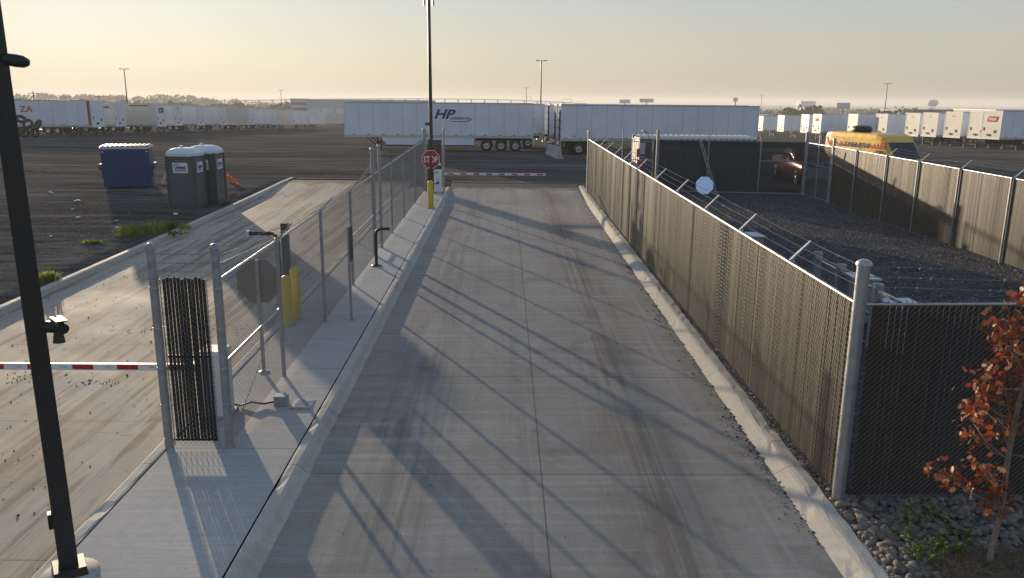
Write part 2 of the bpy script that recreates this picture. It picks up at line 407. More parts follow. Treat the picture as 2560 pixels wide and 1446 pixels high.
# ------------------------------------------------------------------ ground, lanes, walk, kerbs
def arange(a, b, st):
    out = []; x = a
    while x < b - 1e-6: out.append(x); x += st
    return out + [b]
xs = [-6000, -3000, -1500, -800, -400, -200, -120] + arange(-80, -12, 4) + [-11.3, -11.05, -10.9, -8, -6, -4.8, -2.6, 0, 3.6, 3.8, 3.95, 4.02] + arange(6, 18, 2) + arange(22, 90, 4) + [130, 200, 400, 800, 1500, 3000, 6000]
ys = [-250, -100, -40] + arange(-20, 40, 2.5) + [41.0, 41.6, 42.2, 43] + arange(45, 110, 4) + arange(120, 300, 15) + [340, 400, 500, 650, 800, 1000, 1300, 1700, 2300, 3200, 4500, 6500]
g = MB(); vv = []
for y in ys:
    for x in xs:
        z = gz(x, y)
        lo = (-11.1 < x < -4.5 and y < 42.1) or (-4.9 < x < 3.9 and y < 40.9)
        if lo: z -= .30
        vv.append((x, y, z))
nx = len(xs)
g.add(vv, [(j * nx + i, j * nx + i + 1, (j + 1) * nx + i + 1, (j + 1) * nx + i) for j in range(len(ys) - 1) for i in range(nx - 1)], 0, True)
struct('lot_ground', g, M['lot'])

def slab(name, x0, x1, y0, y1, f, m, nx=2):
    b = MB(); yy = arange(y0, y1, 1.0); xx = [x0 + (x1 - x0) * i / nx for i in range(nx + 1)]
    pts = [(x, y, f(y)) for y in yy for x in xx]; n = nx + 1
    b.add(pts, [(j * n + i, j * n + i + 1, (j + 1) * n + i + 1, (j + 1) * n + i) for j in range(len(yy) - 1) for i in range(nx)], 0, True)
    return struct(name, b, m)
slab('driveway', -2.66, 3.72, -6, 41.9, lambda y: D(y) + .004, M['drive'], 4)
slab('side_lane', -11.03, -4.70, -6, 43.0, lambda y: P(y) - .13 * min(1, max(0, (43 - y) / 7)) + .004, M['lane'], 4)
slab('island_walk', -4.565, -2.83, -6, 39.2, lambda y: P(y), M['walk'])
slab('yard_gravel', 4.02, 14.4, 9.05, 37.6, lambda y: P(y) + .012, M['yard'])

def kerb(name, sec, y0, y1, low, mm=M['kerb'], xoff=None, jit=.005):
    b = MB(); yy = arange(y0, y1, .22); n = len(sec); vv = []; rr = random.Random(len(name) + int(y1))
    chip = {}
    for y in yy:                                    # knocked corners and spalls
        if rr.random() < jit * 14:
            i0 = rr.randint(1, n - 3)
            for i in (i0, i0 + 1): chip[(round(y, 3), i)] = rr.uniform(.006, .024)
    for y in yy:
        for i, (x, h) in enumerate(sec):
            lo, hi = low(y), P(y)
            j = rr.uniform(-jit, jit) if 0 < i < n - 1 else 0
            c_ = chip.get((round(y, 3), i), 0) if .3 < h < 1.2 else 0
            vv.append((x + j + (xoff(y) if xoff else 0), y, lo + (hi - lo) * h + j * .5 - c_))
    b.add(vv, [(j * n + i, j * n + i + 1, (j + 1) * n + i + 1, (j + 1) * n + i) for j in range(len(yy) - 1) for i in range(n - 1)])
    b.add(vv[-n:], [tuple(range(n - 1, -1, -1))], 0)
    return struct(name, b, mm)
base = lambda y: P(y) - .13
kerb('right_kerb', [(3.585, -.02), (3.605, .12), (3.68, .52), (3.755, .88), (3.80, 1.02), (3.84, 1.05), (3.96, 1.04), (3.985, .95), (3.99, -.6)], -6, 40.2, base, jit=.010)
kerb('island_kerb', [(-2.815, -.2), (-2.81, .98), (-2.78, 1.03), (-2.70, 1.03), (-2.655, .85), (-2.60, .3), (-2.56, .06), (-2.50, -.02)], -6, 39.4, base)
kerb('lane_kerb', [(-4.585, .2), (-4.59, 1.02), (-4.62, 1.05), (-4.72, 1.05), (-4.745, .95), (-4.77, -.1)][::-1], -6, 38.6, base)
bend = lambda y: -.25 * max(0, (y - 30) / 13) ** 2
kerb('outer_kerb', [(-11.22, -.9), (-11.2, 1.1), (-11.17, 1.2), (-11.03, 1.2), (-10.99, 1.0), (-10.96, -.1)], -6, 26.3, base)
kerb('outer_kerb', [(-11.22, -.9), (-11.2, 1.1), (-11.17, 1.2), (-11.03, 1.2), (-10.99, 1.0), (-10.96, -.1)], 26.5, 43.2, base, xoff=bend)
# dark earth between kerb and fence
b = MB(); yy = arange(-6, 40, 1.0)
b.add([(x, y, P(y) - .004) for y in yy for x in (3.97, 4.25)], [(2 * j, 2 * j + 1, 2 * j + 3, 2 * j + 2) for j in range(len(yy) - 1)])
struct('verge_soil', b, M['dirt'])
b = MB(); yy = arange(-6, 9.4, .7); xx = [4.0, 4.8, 5.6, 6.6, 8, 12, 20]; n = len(xx)
b.add([(x, y, P(y) - .025 + (.02 if x > 4.2 else 0) * math.sin(x * 3 + y * 2)) for y in yy for x in xx], [(j * n + i, j * n + i + 1, (j + 1) * n + i + 1, (j + 1) * n + i) for j in range(len(yy) - 1) for i in range(n - 1)], 0, True)
struct('bed_soil', b, M['dirt'])

# ------------------------------------------------------------------ chain-link fences
class Run:                                        # a straight fence line from A to B, following the ground
    def __init__(s, A, B, up=0.0):
        s.A, s.B = Vector((*A, 0)), Vector((*B, 0)); s.len = (s.B - s.A).length
        s.u = (s.B - s.A) / s.len; s.n = Vector((-s.u.y, s.u.x, 0)); s.up = up
    def at(s, t, h, off=0.0):
        p = s.A + s.u * t + s.n * off
        return Vector((p.x, p.y, P(p.y) + s.up + h))
def mesh_cloth(run, t0, t1, h0, h1, off=.004, pitch=.0707, r=.0027):
    b = MB(); L, H = t1 - t0, h1 - h0
    for sgn, o in ((1, off), (-1, -off)):
        c = -H if sgn == 1 else 0.0
        end = L if sgn == 1 else L + H
        while c < end:
            if sgn == 1: s0, s1 = max(0, c), min(L, c + H); z0, z1 = s0 - c, s1 - c
            else: s0, s1 = max(0, c - H), min(L, c); z0, z1 = c - s0, c - s1
            if s1 - s0 > .01: b.wire(run.at(t0 + s0, h0 + z0, o), run.at(t0 + s1, h0 + z1, o), r)
            c += pitch
    c = 0                                          # twisted ends stand above the top rail
    while c < L:
        b.wire(run.at(t0 + c - .012, h1 - .01), run.at(t0 + c + .004, h1 + .05), r); b.wire(run.at(t0 + c + .016, h1 - .01), run.at(t0 + c, h1 + .05), r)
        c += pitch
    return b
def slats(run, t0, t1, h0, h1, pitch, wd, rr, yaw=.14, gap=0):
    b = MB(); t = t0 + pitch / 2; drift = 0; k = 0
    while t < t1:
        drift = drift * .8 + rr.gauss(0, yaw * .55)
        a = drift + rr.gauss(0, yaw * .4); hw = wd / 2 * rr.uniform(.93, 1.0)
        du, dn = hw * math.cos(a), hw * math.sin(a); o = rr.uniform(-.003, .003)
        top, bot = h1 - rr.uniform(0, .035), h0 + rr.uniform(0, .02); lean = rr.uniform(-.004, .004)
        q = []
        for z, le in ((bot, 0), ((bot + top) / 2, lean), (top, 0)):
            q += [run.at(t - du + le, z, o - dn - .0015), run.at(t + du + le, z, o + dn - .0015), run.at(t + du + le, z, o + dn + .0015), run.at(t - du + le, z, o - dn + .0015)]
        f = []
        for m in (0, 4):
            f += [(m, m + 1, m + 5, m + 4), (m + 1, m + 2, m + 6, m + 5), (m + 2, m + 3, m + 7, m + 6), (m + 3, m, m + 4, m + 7)]
        b.add(q, f + [(3, 2, 1, 0), (8, 9, 10, 11)]); t += pitch
    return b
def post(run, t, h, r, parent, m, name='post', off=0.0):
    b = MB(); p = run.at(t, -.05, off); q = run.at(t, h, off)
    b.cyl(p, q, r, 12)
    b.lathe([(r * 1.18, -.03), (r * 1.2, .0), (r * .95, .028), (r * .5, .045), (0.001, .05)], q, 12)
    return obj(name, b, m, parent)
def bands(run, ts, hs, r, parent, m):
    b = MB()
    for t in ts:
        for h in hs:
            p = run.at(t, h); b.cyl((p.x, p.y, p.z - .012), (p.x, p.y, p.z + .012), r * 1.12, 12)
            q = p + run.u * (.06 if t < run.len / 2 else -.06); b.box(((p.x + q.x) / 2, (p.y + q.y) / 2, p.z), (.05, .03, .022))
    return obj('tension_band', b, m, parent)
def rail(run, t0, t1, h, r, parent, m, name='top_rail', off=0.0, h1=None):
    b = MB(); k = max(1, int((t1 - t0) / 6)); pts = [run.at(t0 + (t1 - t0) * i / k, h + ((h1 - h) * i / k if h1 is not None else 0), off) for i in range(k + 1)]
    b.tube(pts, r, 8); return obj(name, b, m, parent)
def arms_and_wire(run, h, ts, vec, start, end, parent, m, seed):
    rr = random.Random(seed); vec = Vector(vec)
    for t in ts:
        a = run.at(t, h); c = a + vec
        b = MB(); side = Vector((vec.x, vec.y, 0)).normalized() if abs(vec.x) + abs(vec.y) > .02 else run.n
        wdt = run.u * .022; nn = vec.cross(run.u).normalized() * .012
        q = [a - wdt * 1.5, a + wdt * 1.5, c + wdt, c - wdt]
        b.add([p - nn for p in q] + [p + nn for p in q], [(3, 2, 1, 0), (4, 5, 6, 7), (0, 1, 5, 4), (1, 2, 6, 5), (2, 3, 7, 6), (3, 0, 4, 7)])
        obj('barb_arm', b, m, parent)
    for k, f in enumerate((.36, .68, 1.0)):
        pts = []
        if start is not None: pts.append(run.at(start, h + .1 + .115 * (k + 1)))
        pts += [run.at(t, h) + vec * f * .97 for t in ts]
        if end is not None: pts.append(run.at(end, h + .1 + .115 * (k + 1)))
        b = MB()
        for p, q in zip(pts, pts[1:]):
            mid = (p + q) / 2 - Vector((0, 0, rr.uniform(.004, .02)))
            for s0, s1 in ((p, mid), (mid, q)):
                off = Vector((.0025, 0, .0025)); b.wire(s0 + off, s1 + off, .0024); b.wire(s0 - off, s1 - off, .0024)
            d = q - p; L = d.length; d = d / L; x = rr.uniform(.03, .12)
            while x < L:
                c = p + d * x - Vector((0, 0, .012 * (1 - abs(2 * x / L - 1))))
                o = Vector((rr.uniform(-1, 1), rr.uniform(-1, 1), rr.uniform(-1, 1))).normalized() * .016
                b.wire(c - o, c + o, .0022); o = o.cross(d).normalized() * .015; b.wire(c - o, c + o, .0022); x += .125
        obj('barbed_wire', b, M['wire'], parent)

# island fence: open mesh, from the near slatted end to the far slatted end
run = Run((-3.74, 10.23), (-3.74, 37.75))
T = lambda y: y - 10.23
f = thing('chain_link_fence', 'open see-through chain-link fence with barbed wire running along the island walk', 'fence', run.at(0, 0))
FH = 2.34
for y, h, r in ((10.23, 2.79, .058), (13.01, FH, .034), (16.24, FH, .034), (19.45, FH, .034), (22.95, 3.08, .058), (24.2, 3.08, .050), (26.64, FH, .03), (29.9, FH, .03), (33.77, FH, .03), (37.75, 2.85, .05)):
    post(run, T(y), h, r, f, M['galv_dull'])
bands(run, (T(10.23), T(22.95), T(24.2), T(37.75)), (.15, .65, 1.15, 1.7, 2.25), .055, f, M['galv'])
for a, c in ((10.23, 22.95), (24.2, 37.75)):
    rail(run, T(a), T(c), FH, .021, f, M['galv'])
    obj('mesh_cloth', mesh_cloth(run, T(a) + .06, T(c) - .06, .03, FH + .02), M['wire'], f)
rail(run, T(10.23), T(13.01), 1.2, .02, f, M['galv'], 'brace_rail')
rail(run, T(19.45), T(22.95), 1.2, .02, f, M['galv'], 'brace_rail')
rail(run, T(24.2), T(26.64), 1.2, .02, f, M['galv'], 'brace_rail')
for a, c in ((10.4, 12.9), (22.8, 19.6)):
    b = MB(); b.wire(run.at(T(a), .12), run.at(T(c), 1.12), .006); obj('truss_rod', b, M['galv_dull'], f)
arms_and_wire(run, FH, [T(y) for y in (13.01, 16.24, 19.45)], (.27, 0, .29), T(10.23), T(22.95), f, M['galv_dull'], 3)
arms_and_wire(run, FH, [T(y) for y in (26.64, 29.9, 33.77)], (.27, 0, .29), T(24.2), T(37.75), f, M['galv_dull'], 4)
# narrow walk gate between the tall twin posts
gt = thing('walk_gate', 'narrow chain-link walk gate between the tall twin posts of the open fence', 'gate', run.at(T(23.05), 0))
b = MB()
for h in (.12, 1.2, 2.34): b.cyl(run.at(T(23.08), h), run.at(T(24.08), h), .02, 8)
for y in (23.08, 24.08): b.cyl(run.at(T(y), .1), run.at(T(y), 2.36), .021, 8)
obj('gate_frame', b, M['galv'], gt)
obj('mesh_cloth', mesh_cloth(run, T(23.1), T(24.06), .12, 2.34), M['wire'], gt)
b = MB(); p = run.at(T(24.02), 1.15); b.box(p, (.07, .12, .16)); b.cyl(p + Vector((.03, 0, .02)), p + Vector((.11, 0, .02)), .012); obj('latch', b, M['galv_dull'], gt)

# slatted end panels across the island
def end_panel(y, xa, xb, label, far):
    run = Run((xa, y), (xb, y)); e = thing('slatted_end_fence', label, 'fence panel', run.at(0, 0), 0, 'slatted end panels of the island fence')
    post(run, 0, 2.79, .058, e, M['galv_dull'])
    if far: post(run, run.len, 2.85, .045, e, M['galv_dull'])
    bands(run, (0,), (.12, .62, 1.15, 1.7, 2.25), .055, e, M['galv'])
    hi = 2.36
    b = MB(); b.cyl(run.at(.08, .02), run.at(.08, hi), .008, 6); b.cyl(run.at(run.len - .09, .02), run.at(run.len - .09, hi), .008, 6); obj('tension_bar', b, M['galv'], e)
    obj('mesh_cloth', mesh_cloth(run, .06, run.len - .06, .02, hi, .012), M['wire'], e)
    b = slats(run, .11, run.len - .11, .10, hi + .03, .0465, .0435, random.Random(5), .05)
    for h in (.10, 1.29): b.bb(tuple(run.at(.10, h, -.018)), tuple(run.at(run.len - .10, h + .035, .006)))
    obj('slats', b, M['slat_black'], e)
    for k in range(3):
        b = MB(); p, q = run.at(.05, 2.46 + .115 * k), run.at(run.len - .05, 2.46 + .115 * k); b.wire(p, q, .003)
        for i in range(1, 7):
            c = p.lerp(q, i / 7); b.wire(c - Vector((.0, .012, .014)), c + Vector((.004, .012, .014)), .0025); b.wire(c - Vector((.0, -.012, .014)), c + Vector((.004, -.012, .014)), .0025)
        obj('barbed_wire', b, M['wire'], e)
    return e
end_panel(10.23, -4.57, -3.80, 'black slatted chain-link panel between two capped posts at the near end of the island', False)
end_panel(37.75, -3.68, -2.82, 'dark slatted chain-link panel behind the stop sign at the far end of the island', True)

# yard fences: brown slats woven into the mesh
def slat_fence(label, A, B, posts, terminals, arms, vec, ends, seed, wire_off=.017, flip=1, poff=0.0, wm_=None):
    run = Run(A, B); f = thing('slatted_fence', label, 'fence', run.at(0, 0), 0, 'brown slatted chain-link fences round the gravel yard')
    H = 2.44
    for t_, h, r in terminals: post(run, t_, h, r, f, M['galv'])
    for t_ in posts: post(run, t_, H, .03, f, M['galv'], 'post', poff)
    rail(run, 0, run.len, H, .021, f, M['galv'])
    if terminals: bands(run, [x[0] for x in terminals], (.15, .6, 1.1, 1.6, 2.1, 2.38), .07, f, M['galv'])
    obj('slats', slats(run, .09, run.len - .05, .04, H + .03, .0707, .0690, random.Random(seed), .075), M['slat'], f)
    o = flip * wire_off
    obj('mesh_cloth', mesh_cloth(run, .06, run.len - .04, .02, H, o, r=.0027 if wm_ else .0038), wm_ or M['wire_brown'], f)
    if arms: arms_and_wire(run, H, arms, vec, *ends, f, M['galv'], seed)
    return f, run
ya = [11.19, 13.67, 16.1, 18.83, 21.41, 24.24, 27.14, 29.32, 31.65, 33.7, 35.9]
slat_fence('long sunlit brown slatted fence along the right kerb of the driveway', (4.09, 8.86), (3.94, 37.86), [y - 8.86 for y in ya],
           [(0, 2.93, .075), (29.0, 2.82, .06)], [y - 8.86 for y in ya], (.29, .0, .30), (0, 29.0), 11, poff=-.05)
slat_fence('shaded near-black slatted fence behind the red-leaved young tree', (4.16, 8.88), (9.4, 9.06), [2.6, 5.2], [], [2.6, 5.2], (0, .02, .40), (0, None), 12, flip=-1, poff=.05, wm_=M['wire'])
yb = [15.2, 17.6, 20.0, 22.43, 25.0, 27.45, 29.7, 32.18]
slat_fence('brown slatted fence along the far right side of the gravel yard', (14.5, 12.7), (14.05, 34.5), [y - 12.7 for y in yb],
           [(21.75, 2.75, .055)], [y - 12.7 for y in yb], (.30, 0, .28), (None, 21.75), 13, poff=.045)
# rear of the yard: black privacy screen on pipe frame
run = Run((7.21, 38.05), (13.9, 37.2)); f = thing('screened_fence', 'black privacy-screened fence across the back of the yard below the container', 'fence', run.at(0, 0))
for t_, h, r in ((0, 2.86, .07), (2.35, 2.44, .03), (4.72, 2.44, .035), (run.len, 2.86, .07)): post(run, t_, h, r, f, M['galv_dull'])
for h, nm in ((2.44, 'top_rail'), (.06, 'bottom_rail')): rail(run, 0, run.len, h, .022, f, M['galv_dull'], nm)
rail(run, 4.72, run.len, 1.55, .022, f, M['galv_dull'], 'brace_rail')
b = MB(); q = [run.at(.05, .1, .03), run.at(run.len - .05, .1, .03), run.at(run.len - .05, 2.42, .03), run.at(.05, 2.42, .03)]
b.add(q + [p + run.n * .004 for p in q], [(0, 1, 2, 3), (7, 6, 5, 4), (0, 4, 5, 1), (1, 5, 6, 2), (2, 6, 7, 3), (3, 7, 4, 0)]); obj('privacy_screen', b, M['screen'], f)
b = MB(); q = [run.at(.05, 2.14, .022), run.at(run.len - .05, 2.14, .022), run.at(run.len - .05, 2.42, .022), run.at(.05, 2.42, .022)]
b.add(q + [p + run.n * .004 for p in q], [(0, 1, 2, 3), (7, 6, 5, 4)]); obj('screen_hem', b, M['screen'], f)
obj('mesh_cloth', mesh_cloth(run, .05, run.len - .05, .06, 2.44, .012), M['wire'], f)
for t_ in (2.35, 4.72):
    b = MB(); a = run.at(t_, 2.44); b.box(a + Vector((-.04, .02, .16)), (.05, .03, .36), mat=Matrix.Rotation(-.2, 3, 'Y')); obj('barb_arm', b, M['galv'], f)
b = MB(); a, c = run.at(1.95, 2.42, -.08), run.at(2.75, .02, -.5)
for d in (-.05, .05): b.cyl(a + run.u * d, c + run.u * d, .028, 8)
obj('raker_brace', b, M['galv_dull'], f)
run = Run((4.0, 38.1), (7.1, 38.05)); f = thing('chain_link_gate', 'open-mesh pipe gate at the left back corner of the yard', 'gate', run.at(0, 0))
b = MB()
for h in (.1, 1.5, 2.36, 2.46): b.cyl(run.at(.05, h), run.at(3.0, h), .022, 8)
for t_ in (.05, 1.55, 3.0): b.cyl(run.at(t_, .05), run.at(t_, 2.9 if t_ == 1.55 else 2.5), .025, 8)
obj('gate_frame', b, M['galv_dull'], f); obj('mesh_cloth', mesh_cloth(run, .07, 2.98, .1, 2.36), M['wire'], f)
run = Run((14.05, 34.55), (13.9, 37.15)); f = thing('yard_gate', 'dark screened swing gate at the right back corner of the yard', 'gate', run.at(0, 0))
b = MB()
for h in (.08, 1.5, 2.42): b.cyl(run.at(.08, h), run.at(run.len - .1, h), .022, 8)
for t_ in (.08, 1.3, run.len - .1): b.cyl(run.at(t_, .05), run.at(t_, 2.84 if t_ == 1.3 else 2.44), .03, 8)
obj('gate_frame', b, M['galv'], f); obj('mesh_cloth', mesh_cloth(run, .1, run.len - .12, .08, 2.42), M['wire'], f)
b = MB(); q = [run.at(.1, .1, -.03), run.at(run.len - .12, .1, -.03), run.at(run.len - .12, 2.38, -.03), run.at(.1, 2.38, -.03)]
b.add(q + [p - run.n * .004 for p in q], [(3, 2, 1, 0), (4, 5, 6, 7)]); obj('privacy_screen', b, M['screen'], f)

# ------------------------------------------------------------------ lettering
def text(body, size, m, parent, o, ux, uy, bold=0.0, shear=0.0, name='lettering', depth=.004, sx=1.0, align='LEFT', world=True):
    c = bpy.data.curves.new('t', 'FONT'); c.body = body; c.size = size; c.offset = bold; c.shear = shear; c.extrude = depth; c.align_x = align; c.resolution_u = 3
    q = bpy.data.objects.new('t', c); COL.objects.link(q)
    bpy.context.view_layer.update()
    me = bpy.data.meshes.new_from_object(q.evaluated_get(bpy.context.evaluated_depsgraph_get()))
    bpy.data.objects.remove(q); bpy.data.curves.remove(c)
    ux, uy = Vector(ux).normalized(), Vector(uy).normalized(); un = ux.cross(uy)
    off = Vector((0, 0, 0))
    if world and parent is not None: off = parent.location
    o = Vector(o) - off
    for v in me.vertices: v.co = o + ux * v.co.x * sx + uy * v.co.y + un * v.co.z
    me.materials.clear(); me.materials.append(m); me.name = name
    t = bpy.data.objects.new(name, me); COL.objects.link(t); t.parent = parent
    return t
def octagon(r): return [(r / math.cos(math.pi / 8) * math.cos(math.pi / 8 + i * math.pi / 4), r / math.cos(math.pi / 8) * math.sin(math.pi / 8 + i * math.pi / 4)) for i in range(8)]

# ------------------------------------------------------------------ signs, bollards, barrier gates along the island
# stop sign facing the driveway
s = thing('stop_sign', 'red octagonal stop sign with white letters facing the driveway', 'sign', (-3.18, 35.0, P(35)))
b = MB(); b.bb((-3.21, 35.02, P(35)), (-3.15, 35.07, P(35) + 2.15)); obj('sign_post', b, M['black'], s)
c = (-3.18, 35.0, P(35) + 1.72)
b = MB(); b.prism(octagon(.385), c, (1, 0, 0), (0, 0, 1), (0, 1, 0), .004); obj('border', b, M['letter_white'], s)
b = MB(); b.prism(octagon(.362), (c[0], c[1] - .003, c[2]), (1, 0, 0), (0, 0, 1), (0, 1, 0), .003); obj('sign_face', b, M['red'], s)
text('STOP', .36, M['letter_white'], s, (c[0], c[1] - .006, c[2] - .125), (1, 0, 0), (0, 0, 1), .008, align='CENTER', depth=.002, sx=.72)
# sign seen from behind through the fence
def perf_post(b, x, y, h):
    b.box((x, y, P(y) + h / 2), (.05, .05, h)); b.lathe([(.09, 0), (.09, .012), (.05, .014)], (x, y, P(y)), 12)
    k = .1
    while k < h - .05: b.box((x, y - .0255, P(y) + k), (.012, .003, .012), mi=1); k += .05
s = thing('stop_sign', 'octagonal sign seen from its bare grey back through the open fence', 'sign', (-4.14, 13.2, P(13.2)))
b = MB(); perf_post(b, -4.14, 13.2, 1.98); obj('sign_post', b, [M['galv_dull'], M['black']], s)
b = MB(); b.prism(octagon(.37), (-4.14, 13.235, P(13.2) + 1.60), (1, 0, 0), (0, 0, 1), (0, 1, 0), .004); obj('sign_face', b, M['sign_back'], s)
s = thing('small_sign', 'narrow sign seen edge-on on a perforated post in the island walk', 'sign', (-3.22, 16.4, P(16.4)))
b = MB(); perf_post(b, -3.22, 16.4, 2.0); obj('sign_post', b, [M['galv_dull'], M['black']], s)
b = MB(); b.box((-3.19, 16.52, P(16.4) + 1.62), (.012, .30, .72)); obj('sign_face', b, M['chassis'], s)
s = thing('leaning_sign', 'pale blue-grey octagonal sign back leaning against the screened fence in the yard', 'sign', (9.33, 37.2, P(37.2) + .02))
b = MB(); tl = .16; b.prism(octagon(.40), (9.33, 37.2 + .40 * math.sin(tl), P(37.2) + .42), (1, 0, 0), (0, math.sin(tl), math.cos(tl)), (0, math.cos(tl), -math.sin(tl)), .004); obj('sign_face', b, M['alu_sky_blue'], s)
b = MB()
for k in (-.28, .28): b.box((9.33, 37.2 + (.40 + k) * math.sin(tl) - .006, P(37.2) + .42 + k * math.cos(tl)), (.02, .004, .02))
obj('bolt', b, M['galv_dull'], s)

def bollard(x, y, h, r, label):
    z = P(y); s = thing('bollard', label, 'bollard', (x, y, z), 0, 'yellow steel bollards on the island')
    b = MB(); b.lathe([(r, 0), (r, h - .05), (r * .9, h - .015), (r * .55, h + .02), (.001, h + .035)], (x, y, z), 20); obj('sleeve', b, M['yellow'], s)
    b = MB(); b.box((x, y, z + .006), (r * 2.9, r * 2.9, .012)); obj('base_plate', b, M['galv_dull'], s)
    return s
bollard(-4.45, 16.0, 1.02, .098, 'nearer of two yellow bollards side by side behind the open fence')
bollard(-4.40, 16.5, 1.08, .105, 'farther of two yellow bollards side by side behind the open fence')
bollard(-2.97, 32.42, 1.08, .115, 'yellow bollard standing alone in front of the stop sign')
# card reader mast behind the lone bollard
s = thing('card_reader', 'slim black reader mast with short arms between the yellow bollard and the stop sign', 'card reader', (-2.95, 32.62, P(32.6)))
z = P(32.6); b = MB(); b.box((-2.95, 32.62, z + 1.02), (.07, .07, 2.04)); obj('mast', b, M['black'], s)
b = MB(); b.tube([(-2.95, 32.6, z + 1.55), (-2.85, 32.58, z + 1.72), (-2.7, 32.56, z + 1.76), (-2.64, 32.55, z + 1.74)], .022, 8); obj('arm', b, M['black'], s)
b = MB(); b.box((-2.60, 32.55, z + 1.74), (.09, .1, .1)); obj('reader', b, M['letter_white'], s)
b = MB(); b.tube([(-2.93, 32.5, z + .95), (-2.7, 32.42, z + .98)], .02, 8); b.box((-2.68, 32.42, z + .99), (.12, .08, .05)); obj('lower_arm', b, M['black'], s)

def barrier(cx, cy, arm_y, x0, x1, az, label, nstripe, sgn, sticker):
    z = P(cy); s = thing('barrier_gate', label, 'barrier gate', (cx, cy, z), 0, 'lifting barrier gates')
    b = MB(); b.box((cx, cy, z + .5), (.36, .36, 1.0)); obj('cabinet', b, M['white'], s, bevel=.02)
    b = MB(); b.box((cx, cy, z + 1.02), (.39, .39, .05), top=(.9, .9)); obj('lid', b, M['white'], s)
    b = MB(); b.box((cx, cy, z + .02), (.44, .44, .04)); obj('plinth', b, M['galv_dull'], s)
    b = MB(); px = cx + sgn * .22; b.cyl((px - sgn * .06, cy, az), (px + sgn * .05, cy, az), .06, 14); b.box((px, (cy + arm_y) / 2, az), (.08, abs(cy - arm_y) + .1, .12)); obj('pivot_hub', b, M['galv_dull'], s)
    b = MB(); b.bb((min(x0, x1), arm_y - .022, az - .05), (max(x0, x1), arm_y + .022, az + .05)); arm = obj('arm', b, M['white'], s)
    b = MB(); L = abs(x1 - x0); st = L / nstripe
    for i in range(nstripe):
        q = min(x0, x1) + st * (i + .3); b.bb((q, arm_y - .0245, az - .035), (q + st * .47, arm_y + .0245, az + .035))
    obj('red_stripe', b, M['red'], arm)
    b = MB()
    for i in range(nstripe):
        q = min(x0, x1) + st * (i + .02); b.bb((q, arm_y - .0242, az - .008), (q + .1, arm_y + .0242, az + .008))
    obj('arm_marking', b, M['seam'], arm)
    b = MB(); e = x1; b.box((e, arm_y, az), (.03, .05, .11)); obj('arm_cap', b, M['black'], arm)
    if sticker:
        b = MB(); y = cy - .1825
        b.bb((cx - .13, y - .002, z + .90), (cx + .02, y, z + .93)); b.bb((cx - .13, y - .002, z + .86), (cx - .09, y, z + .88))
        b.bb((cx - .08, y - .002, z + .60), (cx + .1, y, z + .615)); b.bb((cx - .05, y - .002, z + .45), (cx + .02, y, z + .53)); b.bb((cx + .03, y - .002, z + .40), (cx + .07, y, z + .48))
        obj('warning_sticker', b, M['letter_black'], s)
    return s
barrier(-3.06, 37.3, 37.25, -2.78, 1.93, P(37.3) + .86, 'white barrier gate with its arm across the far end of the driveway', 8, 1, True)
barrier(-4.27, 11.35, 11.1, -4.5, -10.3, P(11.1) + .84, 'white barrier gate with its arm across the left lane behind the slatted panel', 9, -1, False)
b = MB(); b.box((-6.32, 11.05, P(11.1) + .84), (.07, .06, .11)); b.box((-6.3, 11.045, P(11.1) + .84), (.05, .06, .06))
# goosenecks and posts
def gooseneck(x, y, h, reach, label, head):
    z = P(y); s = thing('intercom_pedestal', label, 'pedestal', (x, y, z), 0, 'black gooseneck pedestals')
    sg = 1 if reach > 0 else -1
    b = MB(); b.tube([(x, y, z), (x, y, z + h - .16), (x + sg * .03, y, z + h - .06), (x + sg * .10, y, z + h - .015), (x + sg * .17, y, z + h), (x + reach, y, z + h)], .042, 10); obj('stem', b, M['black'], s)
    b = MB(); b.lathe([(.14, 0), (.14, .02), (.06, .03)], (x, y, z), 16); obj('base_flange', b, M['black'], s)
    b = MB(); b.box((x + reach + sg * .03, y, z + h - .01), (.06, .14, .2 if head else .14)); obj('intercom_box', b, M['equip_top'], s)
gooseneck(-3.50, 21.63, 1.03, .40, 'black gooseneck pedestal bending toward the driveway beside the open fence', True)
gooseneck(-5.02, 17.6, 1.62, -.62, 'tall black gooseneck pedestal bending over the left lane behind the fence', False)
s = thing('sensor_post', 'thick black square post rising behind the pair of yellow bollards', 'post', (-4.62, 16.75, P(16.75)))
b = MB(); b.box((-4.62, 16.75, P(16.75) + 1.0), (.14, .14, 2.0)); obj('column', b, M['black'], s)
b = MB(); b.box((-4.62, 16.66, P(16.75) + 1.6), (.10, .06, .42)); obj('sensor_head', b, M['chassis'], s)
# junction box, cable and access cover on the walk
s = thing('junction_box', 'small grey junction box on the island walk with a black cable', 'junction box', (-3.44, 11.74, P(11.74)))
b = MB(); b.box((-3.44, 11.74, P(11.74) + .075), (.2, .16, .15)); obj('housing', b, M['equip'], s, bevel=.01)
b = MB(); b.box((-3.44, 11.74, P(11.74) + .155), (.215, .175, .012)); obj('lid', b, M['equip'], s)
b = MB(); z = P(11.7); b.tube([(-3.55, 11.74, z + .05), (-3.7, 11.7, z + .03), (-3.9, 11.72, z + .05), (-4.05, 11.65, z + .02), (-4.2, 11.5, z + .12)], .016, 6); obj('cable', b, M['black'], s)
s = thing('access_cover', 'rectangular metal access cover set flush in the island walk', 'cover', (-3.12, 11.75, P(11.75)))
b = MB(); b.box((-3.12, 11.75, P(11.75) + .006), (.30, .40, .012)); obj('rim', b, M['galv_dull'], s)
b = MB(); b.box((-3.12, 11.75, P(11.75) + .010), (.25, .35, .013))
for k in range(6): b.box((-3.12, 11.62 + k * .05, P(11.75) + .018), (.2, .02, .006))
obj('lid', b, M['equip'], s)

